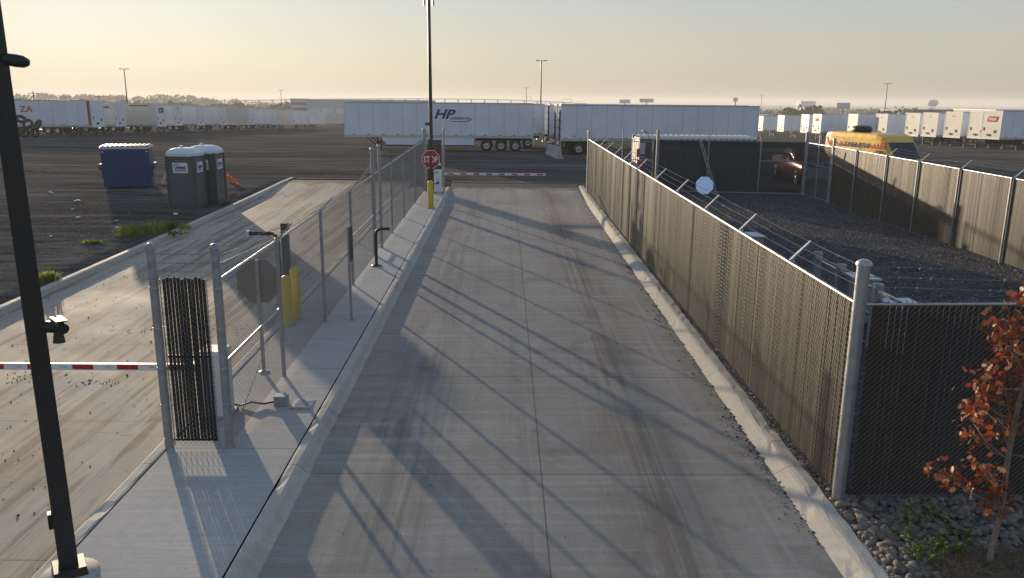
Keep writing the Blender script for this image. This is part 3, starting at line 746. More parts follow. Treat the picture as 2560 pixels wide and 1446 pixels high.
# ------------------------------------------------------------------ foreground light pole with its cameras
px, py = -4.38, 7.28; z0 = P(py); a = rad(33)
s = thing('light_pole', 'tall dark bronze square light pole in the left foreground', 'light pole', (px, py, z0))
lean = Matrix.Rotation(rad(-.4), 3, 'Y')
b = MB(); b.box((px - .04, py, z0 + 5.2), (.168, .168, 10.4), top=(.9, .9), mat=lean @ Matrix.Rotation(a, 3, 'Z')); obj('shaft', b, M['bronze'], s)
b = MB(); b.box((px, py, z0 + .075), (.31, .31, .09), a, top=(.92, .92)); obj('base_cover', b, M['bronze'], s)
b = MB(); b.lathe([(.27, -.05), (.27, .02), (.26, .03), (.001, .031)], (px, py, z0), 28); obj('foundation', b, M['kerb'], s)
b = MB(); b.box((px - .105, py - .03, z0 + .62), (.05, .09, .16), a); obj('hand_hole_cover', b, M['bronze'], s)
b = MB(); b.box((px - .5, py, z0 + 10.35), (1.1, .4, .12)); obj('lamp_head', b, M['bronze'], s)
s = thing('security_camera', 'dark bullet camera bracketed low on the right side of the foreground pole', 'security camera', (px + .12, py, 2.74), 0, 'cameras on the foreground pole')
b = MB(); b.cyl((px + .10, py - .02, 2.74), (px + .24, py - .06, 2.75), .055, 14); b.cyl((px + .22, py - .05, 2.75), (px + .22, py - .06, 2.60), .035, 10, r1=.055); obj('mount', b, M['black'], s)
b = MB(); b.cyl((px + .17, py + .02, 2.79), (px + .33, py - .16, 2.76), .052, 14); obj('camera_body', b, M['black'], s)
b = MB(); b.box((px + .245, py - .07, 2.83), (.24, .10, .012), rad(-48)); obj('sunshield', b, M['chassis'], s)
s = thing('security_camera', 'rounded bronze camera arm sticking out high on the foreground pole', 'security camera', (px + .08, py, 5.14), 0, 'cameras on the foreground pole')
b = MB(); b.lathe([(.001, 0), (.04, .0), (.052, .04), (.055, .12), (.05, .19), (.03, .225), (.001, .235)], (px + .02, py - .03, 5.16), 14, mat=Matrix.Rotation(rad(98), 3, 'Y')); obj('camera_body', b, M['bronze'], s)

# tall mast at the far end of the island
x, y = -3.42, 38.05; z = P(y); s = thing('camera_mast', 'tall dark mast rising above the fence at the far end of the island', 'mast', (x, y, z))
b = MB(); b.cyl((x, y, z), (x - .02, y, z + 8.75), .095, 10, r1=.07); obj('shaft', b, M['bronze'], s)
b = MB(); b.box((x - .02, y, z + 8.6), (.46, .06, .06)); obj('crossarm', b, M['bronze'], s)
for k in (-.2, .2):
    b = MB(); b.cyl((x - .02 + k, y, z + 8.30), (x - .02 + k, y, z + 8.62), .045, 10); obj('camera_head', b, M['equip_top'], s)
b = MB(); b.box((x - .16, y - .12, z + 3.08), (.16, .2, .13), rad(30)); obj('horn_speaker', b, M['black'], s)
b = MB(); b.box((x - .06, y - .12, z + 3.72), (.08, .06, .14)); obj('sensor', b, M['equip_top'], s)
b = MB(); b.box((x, y, z + .03), (.3, .3, .06)); obj('base_plate', b, M['bronze'], s)

# ------------------------------------------------------------------ semi-trailers
def wheel(b_t, b_r, x, y, z, r, wd, out):          # axle along local y
    m = Matrix.Rotation(rad(90), 3, 'X')
    b_t.lathe([(r * .55, -wd / 2), (r * .93, -wd / 2), (r, -wd * .36), (r, wd * .36), (r * .93, wd / 2), (r * .55, wd / 2)], (x, y, z), 22, mat=m)
    b_r.lathe([(.001, -.02), (r * .2, -.04), (r * .22, .0), (r * .42, .02), (r * .5, -.03), (r * .56, -.06)], (x, y + out * (wd / 2 - .03), z), 18, mat=Matrix.Rotation(rad(90) * (1 if out < 0 else -1), 3, 'X') @ Matrix.Scale(-1, 3, (0, 0, 1)))
TL, TW, TZ0, TZ1 = 16.15, 2.6, 1.18, 4.1
def trailer(label, group, body_m, nose_m, tandem=2, seams=13, skirt=False, detail=True, L=TL):
    """local +x is the nose end, origin on the ground in the middle"""
    r = thing('semi_trailer', label, 'trailer', (0, 0, 0), 0, group); h = L / 2
    b = MB(); b.bb((-h + .06, -TW / 2, TZ0 + .14), (h - .05, TW / 2, TZ1 - .08), 0)
    for k in range(1, seams):
        x = -h + L * k / seams
        for sgn in (-1, 1): b.box((x, sgn * (TW / 2 + .001), (TZ0 + TZ1) / 2 + .05), (.035, .006, TZ1 - TZ0 - .3), 0, 1)
    obj('body', b, [body_m, M['seam']], r)
    b = MB()
    for sgn in (-1, 1): b.bb((-h, sgn * TW / 2 - .03, TZ1 - .10), (h, sgn * TW / 2 + .014, TZ1 - .0))
    b.bb((-h + .04, -TW / 2 + .03, TZ1 - .08), (h - .04, TW / 2 - .03, TZ1 - .02)); obj('roof_rail', b, M['seam'], r)
    b = MB()
    for sgn in (-1, 1): b.bb((-h, sgn * TW / 2 - .04, TZ0 - .04), (h, sgn * TW / 2 + .016, TZ0 + .17))
    obj('bottom_rail', b, M['alu'], r)
    b = MB(); k = -h + .2
    while k < h - .5:
        for sgn in (-1, 1):
            b.box((k + .15, sgn * (TW / 2 + .018), TZ0 + .21), (.28, .006, .05), 0, 0); b.box((k + .45, sgn * (TW / 2 + .018), TZ0 + .21), (.28, .006, .05), 0, 1)
        k += 1.25
    obj('reflective_tape', b, [M['letter_red'], M['letter_white']], r)
    # nose: flat panel in a frame, with connectors
    b = MB(); b.bb((h - .05, -TW / 2 + .05, TZ0 + .1), (h, TW / 2 - .05, TZ1 - .06), 0)
    for sgn in (-1, 1): b.bb((h - .12, sgn * (TW / 2 - .03) - .045, TZ0), (h + .012, sgn * (TW / 2 - .03) + .045, TZ1), 1)
    b.bb((h - .08, -TW / 2, TZ1 - .12), (h + .014, TW / 2, TZ1 + .004), 1); b.bb((h - .1, -TW / 2, TZ0 - .06), (h + .014, TW / 2, TZ0 + .12), 1)
    obj('nose_panel', b, [nose_m, M['trailer_old']], r)
    b = MB(); b.box((h + .04, -.25, TZ0 + .38), (.08, .34, .22)); b.box((h + .03, .55, TZ0 + .75), (.05, .16, .3)); b.box((h + .03, -.95, TZ0 + 1.0), (.04, .08, .34)); obj('connector_box', b, M['chassis'], r)
    # rear doors
    b = MB()
    for sgn in (-1, 1): b.bb((-h - .02, sgn * .64 - .6, TZ0 + .12), (-h + .06, sgn * .64 + .6, TZ1 - .1), 0)
    for sgn in (-1, 1):
        b.bb((-h - .05, sgn * 1.255 - .05, TZ0 - .05), (-h + .05, sgn * 1.255 + .05, TZ1), 1)
        for k in range(5): b.box((-h - .05, sgn * 1.24, TZ0 + .35 + k * .6), (.06, .13, .1), 0, 2)
        for q in (.35, .75): b.cyl((-h - .045, sgn * q, TZ0), (-h - .045, sgn * q, TZ1 - .1), .02, 6, 2)
    b.bb((-h - .05, -1.3, TZ1 - .13), (-h + .05, 1.3, TZ1 + .003), 1)
    obj('rear_doors', b, [nose_m, M['trailer'], M['chassis']], r)
    b = MB()
    for sgn in (-1, 1): b.box((-h - .0, sgn * .9, TZ0 - .32), (.08, .08, .62))
    b.box((-h, 0, TZ0 - .6), (.1, 2.3, .1)); obj('rear_guard', b, M['alu'], r)
    # landing gear
    b = MB(); lx = h - 2.75
    for sgn in (-1, 1):
        b.box((lx, sgn * .9, .60), (.15, .15, 1.2)); b.box((lx, sgn * .9, .02), (.28, .28, .05))
        b.cyl((lx + .95, sgn * .9, TZ0 - .05), (lx + .05, sgn * .9, .42), .045, 6); b.cyl((lx - .95, sgn * .9, TZ0 - .05), (lx - .05, sgn * .9, .42), .045, 6)
    b.cyl((lx, -.9, .4), (lx, .9, .98), .04, 6); b.cyl((lx, .9, .4), (lx, -.9, .98), .04, 6); b.box((lx, 0, .38), (.06, 1.8, .06)); obj('landing_gear', b, M['chassis'], r)
    # running gear
    b = MB(); ax = [-h + 1.5 + 1.25 * k for k in range(tandem)]
    for sgn in (-1, 1): b.bb((-h + .4, sgn * .55 - .06, TZ0 - .28), (ax[-1] + 1.2, sgn * .55 + .06, TZ0 - .03))
    for x in ax: b.cyl((x, -1.15, .52), (x, 1.15, .52), .07, 8)
    for x in [h - 1.2 - 1.4 * k for k in range(9)]: b.bb((x - .04, -TW / 2 + .05, TZ0 - .1), (x + .04, TW / 2 - .05, TZ0 - .03))
    obj('underframe', b, M['chassis'], r)
    for x in ax:
        for sgn in (-1, 1):
            bt, br = MB(), MB(); wheel(bt, br, x, sgn * 1.03, .52, .52, .5, sgn); wv = obj('wheel', bt, M['tyre'], r); obj('rim', br, M['rim'], wv)
    for sgn in (-1, 1):
        b = MB(); b.box((ax[0] - .72, sgn * 1.0, .62), (.02, .6, .75)); obj('mud_flap', b, M['tyre'], r)
    if skirt:
        for sgn in (-1, 1):
            b = MB(); y = sgn * (TW / 2 - .03); x1, x0 = lx - .35, ax[-1] + 1.0
            b.prism([(x0 + .0, 0), (x0 + .12, -.68), (x1 - .55, -.68), (x1, 0)], (0, y, TZ0 - .04), (1, 0, 0), (0, 0, 1), (0, sgn, 0), .02, 0)
            b.prism([(x0 + .1, -.60), (x0 + .13, -.69), (x1 - .55, -.69), (x1 - .48, -.60)], (0, y + sgn * .021, TZ0 - .04), (1, 0, 0), (0, 0, 1), (0, sgn, 0), .006, 1)
            obj('side_skirt', b, [body_m, M['letter_blue']], r)
    return r
def gtr(o, x, y, rz): return put(o, (x, y, gz(x, y)), rz)
def lettered(o, body, size, m, x, z, side=-1, **k):   # writing on the long side that faces -y locally
    return text(body, size, m, o, (x, side * (TW / 2 + .006), z), (-side, 0, 0), (0, 0, 1), world=False, **k)
def on_nose(o, body, size, m, y, z, **k):
    return text(body, size, m, o, (TL / 2 + .016, y, z), (0, 1, 0), (0, 0, 1), world=False, **k)

# the lettered trailer across the end of the driveway (tail at its right end)
tr = trailer('long white trailer with a blue and red carrier logo across the end of the driveway', None, M['trailer'], M['trailer'], 3, 13, True)
gtr(tr, -5.62, 71.3, math.pi)
xl = 0.42                                          # local x grows to the left in view, side +y faces the camera
S = 1
text('HP', 1.05, M['letter_blue'], tr, (xl - .0, TW / 2 + .006, 2.78), (-1, 0, 0), (0, 0, 1), .035, .32, world=False, sx=1.25)
text('CARRIERS INC', .27, M['letter_blue'], tr, (xl - 1.35, TW / 2 + .006, 2.70), (-1, 0, 0), (0, 0, 1), .008, .3, world=False, sx=1.0)
b = MB(); arc = [(-1.25 + 2.0 * k / 12, -.22 + .10 * math.sin(math.pi * k / 12 * .9) * -1) for k in range(13)] + [(.92, -.05)]
arc = [(0, 0), (.5, -.05), (1.0, -.07), (1.5, -.05), (1.85, .02), (1.98, .12), (1.9, .22), (2.12, .12), (1.95, -.02), (1.55, -.11), (1.0, -.135), (.4, -.10)]
b.prism(arc[::-1], (xl - 1.15, TW / 2 + .003, 2.60), (-1, 0, 0), (0, 0, 1), (0, 1, 0), .004); o = obj('swoosh', b, M['letter_red']); o.parent = tr
# the plain one to its right (tail at its left end)
tr2 = trailer('plain pale blue-white trailer parked end-on right of the lettered one, behind the container', None, M['trailer'], M['nose'], 2, 13)
gtr(tr2, 12.72, 68.0, 0)
b = MB()
for k in range(3): b.box((-TL / 2 + .9 + k * .12, -TW / 2 - .004, TZ0 + .35), (.05, .006, .1))
o = obj('placard', b, M['letter_black']); o.parent = tr2
for x, y, rz, lab in ((-4.35, 78.4, math.pi, 'grey-white trailer just behind the lettered one, only its right end showing'),
                      (12.6, 72.2, 0, 'white trailer right behind the plain blue-white one, sunlit tail doors'),
                      (12.3, 77.5, 0, 'white trailer in the middle of the stack, tail doors catching the sun'),
                      (11.6, 88.0, 0, 'white trailer at the back of the stack beyond the concrete barriers')):
    q = copy_tree(tr2); q['label'] = lab; gtr(q, x, y, rz); q['group'] = 'trailers parked behind one another at the lot entrance'

# left row, noses toward the yard
LEFT = [(-45.9, 92, 'white trailer with red letters and a rust-brown corner post, nearest of the left row'),
        (-47.4, 100.5, 'white trailer numbered 6681 near its nose, second of the left row'),
        (-45.1, 107, 'white trailer with a dark stripe on its side and a dark label on its nose'),
        (-48.0, 120, 'fourth trailer of the left row with a small 13 on its nose'),
        (-47.3, 127, 'bluish white trailer fifth along the left row'),
        (-46.5, 135, 'plain white trailer sixth along the left row, landing gear in full view'),
        (-45.9, 148, 'grey-sided trailer seventh along the left row with a dark rear edge'),
        (-44.6, 158, 'blue-grey trailer eighth along the left row under the thin lamp pole'),
        (-44.2, 170.6, 'cream white trailer ninth along the left row'),
        (-45.0, 187, 'small far white trailer tenth along the left row before the warehouse'),
        (-45.8, 207, 'narrow far trailer end second last of the left row'),
        (-43.9, 238, 'farthest trailer of the left row, partly hidden by the lettered trailer')]
proto = trailer('prototype', 'trailers in the left row', M['trailer_old'], M['trailer'], 2, 11)
for i, (x, y, lab) in enumerate(LEFT):
    q = proto if i == 0 else copy_tree(proto)
    q['label'] = lab; c = x - TL / 2; q.location = (c, y + TW / 2, gz(x, y)); q.rotation_euler = (0, 0, rad(-3)); LEFT[i] = q
bpy.context.view_layer.update()
for i, q in enumerate(LEFT):                        # different paint ages along the row
    for ch in q.children:
        if ch.name.startswith('body'):
            ch.material_slots[0].link = 'OBJECT'; ch.material_slots[0].material = (M['trailer'], M['trailer_old'], M['nose'], M['trailer'], M['trailer'], M['trailer_old'], M['seam'], M['trailer'], M['nose'])[i % 9]
q = LEFT[0]; text('ZA', .95, M['letter_red'], q, (-.05, -TW / 2 - .01, 2.75), (1, 0, 0), (0, 0, 1), .01, world=False, depth=.006, sx=1.15)
b = MB(); b.bb((7.62, -TW / 2 - .012, TZ0 + .1), (8.06, -TW / 2 + .01, TZ1 - .02)); o = obj('corner_post', b, M['rust'], None, 'rust-brown corner post'); o.parent = q
text('6681', .42, M['letter_black'], LEFT[1], (6.78, -TW / 2 - .01, 3.35), (1, 0, 0), (0, 0, 1), .012, world=False, depth=.006)
b = MB(); b.prism([(0, 0), (2.2, 0), (2.0, .26), (0, .26)], (1.2, -TW / 2 - .005, 2.75), (1, 0, 0), (0, 0, 1), (0, -1, 0), .006); b.bb((4.6, -TW / 2 - .012, 3.72), (7.2, -TW / 2 - .004, 3.84)); o = obj('stripe', b, M['chassis']); o.parent = LEFT[2]
b = MB(); b.bb((TL / 2 + .014, -.55, 2.9), (TL / 2 + .022, .75, 3.5)); o = obj('nose_label', b, M['letter_black']); o.parent = LEFT[2]
text('PAM', .4, M['letter_white'], LEFT[2], (TL / 2 + .024, -.40, 3.06), (0, 1, 0), (0, 0, 1), .012, world=False)
text('13', .5, M['letter_black'], LEFT[3], (TL / 2 + .018, -.3, 3.5), (0, 1, 0), (0, 0, 1), .01, world=False)

# right row, sunlit noses toward the yard
RIGHT = [(52.2, 85.3, 'cream-nosed trailer with a red and white PAM badge, nearest of the right row'),
         (52.9, 89, 'cream-nosed trailer overlapped by the badged nearest one of the right row'),
         (52.6, 93.5, 'third trailer of the right row, cream nose and pale blue side'),
         (53.8, 101, 'fourth trailer of the right row, sunlit nose above its landing legs'),
         (53.6, 105, 'trailer numbered 605 on its shaded side in the right row'),
         (54.6, 116, 'long pale blue-sided trailer behind the roof of the yellow van'),
         (52.5, 121, 'pale green-nosed trailer behind the yellow van'),
         (49.8, 128, 'trailer with a dark arrow stripe along its blue side in the right row'),
         (50.1, 134, 'cream nose squeezed beside the arrow-striped trailer'),
         (52.2, 152, 'second farthest trailer of the right row'),
         (52.7, 166, 'farthest trailer of the right row, next to the plain blue-white trailer')]
proto = trailer('prototype', 'trailers in the right row', M['trailer'], M['nose'], 2, 11)
for i, (x, y, lab) in enumerate(RIGHT):
    q = proto if i == 0 else copy_tree(proto)
    yaw = rad(13 if i < 6 else 8); q['label'] = lab
    ca, sa = math.cos(yaw), math.sin(yaw)           # nose faces -x, turned a little to the camera
    cx, cy = x + ca * TL / 2 - sa * TW / 2, y + sa * TL / 2 + ca * TW / 2
    q.location = (cx, cy, gz(x, y)); q.rotation_euler = (0, 0, math.pi + yaw); RIGHT[i] = q
def nose_mark(o, m, y0, y1, z0, z1): b = MB(); b.bb((TL / 2 + .014, y0, z0), (TL / 2 + .02, y1, z1)); k = obj('nose_mark', b, m); k.parent = o
b = MB(); b.prism([(-.75, 0), (.55, 0), (.75, .55), (-.55, .55)], (TL / 2 + .015, .1, 2.95), (0, 1, 0), (0, 0, 1), (1, 0, 0), .006); o = obj('badge', b, M['letter_red']); o.parent = RIGHT[0]
text('PAM', .45, M['letter_white'], RIGHT[0], (TL / 2 + .024, -.46, 3.06), (0, 1, 0), (0, 0, 1), .02, .3, world=False, sx=1.1)
text('605', .55, M['letter_black'], RIGHT[4], (TL / 2 - .45, TW / 2 + .01, 3.45), (-1, 0, 0), (0, 0, 1), .02, world=False)
b = MB(); b.prism([(0, .1), (4.2, .0), (4.6, -.22), (6.6, -.22), (6.6, .4), (5.0, .4), (4.2, .25), (0, .25)][::-1], (3.5, TW / 2 + .003, 2.85), (-1, 0, 0), (0, 0, 1), (0, 1, 0), .005); o = obj('arrow_stripe', b, M['letter_black']); o.parent = RIGHT[7]
nose_mark(RIGHT[7], M['letter_red'], -.5, .5, 3.0, 3.45)
M['nose_green'] = mat('pale_green_nose', (.36, .46, .34), .45, 0, .08, 2)
for ch in RIGHT[6].children:
    if ch.name.startswith('nose_panel'):
        ch.data = ch.data.copy(); ch.data.materials[0] = M['nose_green']; ch['label'] = 'pale green nose panel'
for i in (2, 3, 4, 5): nose_mark(RIGHT[i], M['chassis'], -.2, .15, 3.55, 3.62)

# ------------------------------------------------------------------ other things on the lot
def jersey(cx, cy, rz, label):
    L = 3.0; s = thing('concrete_barrier', label, 'barrier', (0, 0, 0), 0, 'concrete barriers between the parked trailers')
    b = MB(); prof = [(-.32, 0), (-.32, .08), (-.17, .33), (-.09, .82), (.09, .82), (.17, .33), (.32, .08), (.32, 0)]
    n = len(prof); v = [(x, y, z) for y in (-L / 2, L / 2) for x, z in prof]
    b.add(v, [tuple(range(n)), tuple(range(2 * n - 1, n - 1, -1))] + [(i, n + i, n + (i + 1) % n, (i + 1) % n) for i in range(n)]); obj('wall_body', b, M['jersey'], s, bevel=.02)
    b = MB()
    for k in (-.7, .7): b.bb((-.34, k - .16, -.01), (.34, k + .16, .07))
    obj('lift_slot', b, M['chassis'], s)
    return gtr(s, cx, cy, rz)
jersey(4.08, 62.2, rad(3), 'nearer grey concrete barrier at the gap between the two big trailers')
jersey(3.82, 65.6, rad(5), 'farther concrete barrier lined up behind the first in the trailer gap')

# container with a corrugated roof behind the yard
s = thing('storage_container', 'slate-blue storage container with a pale corrugated roof behind the yard', 'container', (9.6, 41.25, P(41)))
x0, x1, y0, y1, zb, zt = 6.75, 12.5, 40.05, 42.45, P(41), 3.12
b = MB(); k = x0; pts = []
prof = []
while k < x1 - .01:
    prof += [(k, 0), (k + .06, .035), (k + .16, .035), (k + .22, 0)]; k += .28
for (ya_, sg) in ((y0, 1), (y1, -1)):
    v = []
    for (x, d) in prof: v += [(min(x, x1), ya_ + sg * d, zb + .12), (min(x, x1), ya_ + sg * d, zt - .1)]
    b.add(v, [(2 * i, 2 * i + 2, 2 * i + 3, 2 * i + 1) if sg == 1 else (2 * i + 1, 2 * i + 3, 2 * i + 2, 2 * i) for i in range(len(prof) - 1)])
b.bb((x0, y0 + .04, zb + .1), (x1, y1 - .04, zt - .06)); obj('side_wall', b, M['container'], s)
b = MB()
for xx in (x0, x1):
    for yy_ in (y0 + .03, y1 - .03): b.box((xx, yy_, (zb + zt) / 2), (.14, .14, zt - zb - .02))
b.bb((x0, y0 - .015, zb), (x1, y0 + .06, zb + .15)); obj('corner_frame', b, M['container'], s)
b = MB(); v = []
n = 0; k = x0 - .05
while k < x1 + .1:
    v += [(k, y0 - .08, zt - .06 + .03 * math.cos((k - x0) * 2 * math.pi / .28)), (k, y1 + .08, zt + .02 + .03 * math.cos((k - x0) * 2 * math.pi / .28)), (k, y0 - .08, zt - .10 + .03 * math.cos((k - x0) * 2 * math.pi / .28))]; k += .035; n += 1
b.add(v, [(3 * i, 3 * i + 3, 3 * i + 4, 3 * i + 1) for i in range(n - 1)] + [(3 * i + 2, 3 * i + 5, 3 * i + 3, 3 * i) for i in range(n - 1)], 0, True); obj('corrugated_roof', b, M['cont_roof'], s)
b = MB()
for q in (0, 1): b.box((x0 - .05, y0 + .62 + q * 1.18, (zb + zt) / 2), (.05, 1.14, zt - zb - .3))
for q in (.3, .9, 1.5, 2.1): b.cyl((x0 - .1, y0 + q, zb + .15), (x0 - .1, y0 + q, zt - .2), .02, 6)
obj('end_door', b, M['cont_roof'], s)  # slate doors wear the pale roof colour in place of sunlight
b = MB(); b.box((x0 + .05, y0 - .06, zt - .55), (.30, .02, .55)); obj('notice_panel', b, M['equip_top'], s)
s = thing('air_unit', 'small grey wall unit under the container eave behind a fence post', 'air unit', (8.2, 39.95, 2.7))
b = MB(); b.box((8.2, 39.9, 2.72), (.62, .22, .34)); obj('casing', b, M['equip'], s)
b = MB()
for k in range(4): b.box((8.2, 39.785, 2.62 + k * .06), (.5, .01, .02))
obj('grille', b, M['chassis'], s)
s = thing('floodlight', 'small floodlight on a bent arm at the left end of the container roof', 'floodlight', (7.1, 40.0, 3.2))
b = MB(); b.tube([(7.12, 40.1, 3.1), (7.12, 40.05, 3.28), (6.95, 39.9, 3.36), (6.85, 39.85, 3.42)], .022, 6); obj('arm', b, M['chassis'], s)
b = MB(); b.box((6.8, 39.82, 3.44), (.12, .1, .08)); obj('lamp', b, M['equip_top'], s)
s = thing('utility_meter', 'round white meter with red notices on a stand beside the container end', 'meter', (6.35, 38.9, P(38.9)))
z = P(38.9); b = MB(); b.box((6.35, 38.95, z + .6), (.08, .08, 1.2)); obj('stand', b, M['galv_dull'], s)
b = MB(); b.cyl((6.18, 38.9, z + 1.22), (6.18, 38.75, z + 1.2), .14, 16); b.cyl((6.34, 38.9, z + 1.18), (6.34, 38.75, z + 1.16), .1, 14); obj('dial_case', b, M['equip_top'], s)
b = MB(); b.box((6.52, 38.9, z + 1.2), (.2, .02, .5)); b.box((6.45, 38.92, z + 1.75), (.16, .02, .4)); obj('red_notice', b, M['letter_red'], s)

# yellow high-roof van beyond the yard
s = thing('high_roof_van', 'yellow high-roof van with bold lettering parked beyond the right yard fence', 'van')
st = [(-2.75, .80, .60, 2.50), (-2.68, .92, .74, 2.60), (-2.2, .97, .80, 2.66), (1.45, .97, .80, 2.65), (1.85, .97, .77, 2.55), (2.15, .96, .74, 2.26), (2.78, .95, .70, 1.50), (2.85, .95, .66, 1.30), (3.25, .92, .6, 1.12), (3.42, .86, .5, .95)]
b = MB(); v = []; n = 0
for (x, wb, wt, zt_) in st:
    h0 = .42; zs = max(.9, zt_ * .62)
    ring = [(wb * .93, h0), (wb, h0 + .25), (wb, zs * .8), (wb * .985, zs), (wt + (wb - wt) * .75, zt_ - .22), (wt + (wb - wt) * .45, zt_ - .05), (wt + (wb - wt) * .2, zt_)]
    ring = ring + [(-a_, z_) for a_, z_ in ring[::-1]]; n = len(ring)
    v += [(x, y_, z_) for y_, z_ in ring]
b.add(v, [(i * n + j, i * n + (j + 1) % n, (i + 1) * n + (j + 1) % n, (i + 1) * n + j) for i in range(len(st) - 1) for j in range(n)])
b.add(v[:n], [tuple(range(n - 1, -1, -1))]); b.add(v[-n:], [tuple(range(n))])
obj('body', b, M['van'], s)
b = MB(); b.add([(2.17, -.74, 2.27), (2.17, .74, 2.27), (2.82, .74, 1.50), (2.82, -.74, 1.50), (2.10, -.74, 2.2), (2.10, .74, 2.2), (2.74, .74, 1.46), (2.74, -.74, 1.46)], [(0, 3, 2, 1), (4, 5, 6, 7), (0, 1, 5, 4), (2, 3, 7, 6)]); obj('windshield', b, M['glass'], s)
for sg in (-1, 1):
    b = MB(); q = [(1.25, 1.32), (2.30, 1.32), (1.88, 2.02), (1.25, 2.02)]
    b.prism(q if sg < 0 else q[::-1], (0, sg * .955, 0), (1, 0, .0), (0, -sg * .10, 1), (0, sg, 0), .025); obj('side_window', b, M['glass'], s)
    b = MB(); b.box((2.1, sg * 1.08, 1.5), (.12, .2, .3)); obj('wing_mirror', b, M['black'], s)
    b = MB(); b.box((3.32, sg * .62, .95), (.12, .34, .2)); obj('headlight', b, M['equip_top'], s)
    for x in (-1.75, 2.15):
        bt, br = MB(), MB(); wheel(bt, br, x, sg * .84, .36, .36, .24, sg); wv = obj('wheel', bt, M['tyre'], s); obj('rim', br, M['rim'], wv)
b = MB(); b.lathe([(.42, 0), (.50, .06), (.52, .2), (.46, .32), (.3, .37), (.001, .38)], (-.9, 0, 2.63), 24); obj('roof_vent', b, M['black'], s)
tx = -2.58
for wd, m_ in (('TRUCK', M['letter_red']), ('PARKING', M['letter_black']), ('CLUB', M['letter_red'])):
    t_ = text(wd, .56, m_, s, (tx, -.968, 1.95), (1, 0, 0), (0, .16, 1), .022, world=False, sx=.84); wdt = max(v_.co.x for v_ in t_.data.vertices) - tx; tx += wdt + .035
text('.COM', .22, M['letter_black'], s, (tx - .75, -.98, 1.70), (1, 0, 0), (0, .10, 1), .008, world=False)
b = MB(); b.prism([(-.2, 0), (.7, .1), (1.4, .12), (1.5, .2), (1.9, .1), (2.3, .34), (2.4, .30), (2.0, .02), (1.3, -.02), (.4, -.04)][::-1], (-1.7, -.978, 1.45), (1, 0, 0), (0, .02, 1), (0, -1, 0), .004); obj('side_graphic', b, M['seam'], s)
t_ = text('TRUCKPARKINGCLUB', .15, M['letter_black'], s, (1.80, -.62, 2.43), (0, 1, 0), (-.85, 0, .52), .01, world=False, sx=.85)
b = MB(); b.prism([(-.5, 0), (-.2, .07), (.2, .09), (.5, .0), (.1, -.01), (0, -.08), (-.1, -.01)], (1.86, 0, 2.42), (0, 1, 0), (-.85, 0, .52), (.52, 0, .85), .012); obj('emblem', b, M['letter_black'], s)
put(s, (19.35, 42.6, P(42.6) - .02), math.atan2(-.972, .235))

# maroon pickup behind the screened fence
s = thing('pickup_truck', 'dark maroon pickup truck showing through the back screen of the yard', 'pickup truck')
def loft(st, n_r=None):
    b = MB(); v = []
    for (x, w0, w1, z0_, z1_) in st:
        ring = [(w0 * .96, z0_), (w0, z0_ + .12), (w0, z0_ + (z1_ - z0_) * .6), (w1 + (w0 - w1) * .3, z1_ - .07), (w1 * .94, z1_)]; ring = ring + [(-a_, z_) for a_, z_ in ring[::-1]]
        v += [(x, y_, z_) for y_, z_ in ring]
    n = 10; b.add(v, [(i * n + j, i * n + (j + 1) % n, (i + 1) * n + (j + 1) % n, (i + 1) * n + j) for i in range(len(st) - 1) for j in range(n)], 0, True)
    b.add(v[:n], [tuple(range(n - 1, -1, -1))]); b.add(v[-n:], [tuple(range(n))]); return b
obj('body', loft([(-2.8, .92, .9, .5, 1.18), (-2.7, .97, .95, .42, 1.24), (1.2, .98, .95, .42, 1.24), (2.4, .96, .88, .42, 1.20), (2.75, .9, .8, .45, 1.1), (2.82, .8, .7, .5, 1.0)]), M['maroon'], s)
obj('cab', loft([(-1.0, .9, .78, 1.2, 1.25), (-.8, .9, .74, 1.2, 1.85), (.5, .9, .72, 1.2, 1.9), (1.35, .9, .82, 1.18, 1.27)]), M['maroon'], s)
obj('windows', loft([(-.85, .905, .75, 1.3, 1.76), (.45, .905, .73, 1.3, 1.80), (1.0, .9, .78, 1.28, 1.45)]), M['glass'], s)
b = MB(); b.bb((2.78, -.7, .62), (2.86, .7, .95)); obj('grille', b, M['rim'], s)
b = MB(); b.bb((2.75, -.95, .42), (2.95, .95, .6)); obj('bumper', b, M['rim'], s)
for sg in (-1, 1):
    b = MB(); b.box((2.74, sg * .8, .88), (.16, .25, .2)); obj('headlight', b, M['letter_white'], s)
    b = MB(); b.box((.95, sg * 1.07, 1.3), (.12, .22, .18)); obj('wing_mirror', b, M['black'], s)
    for x in (-1.75, 1.8):
        bt, br = MB(), MB(); wheel(bt, br, x, sg * .86, .40, .40, .26, sg); wv = obj('wheel', bt, M['tyre'], s); obj('rim', br, M['rim'], wv)
put(s, (16.15, 43.3, P(43)), rad(-92))

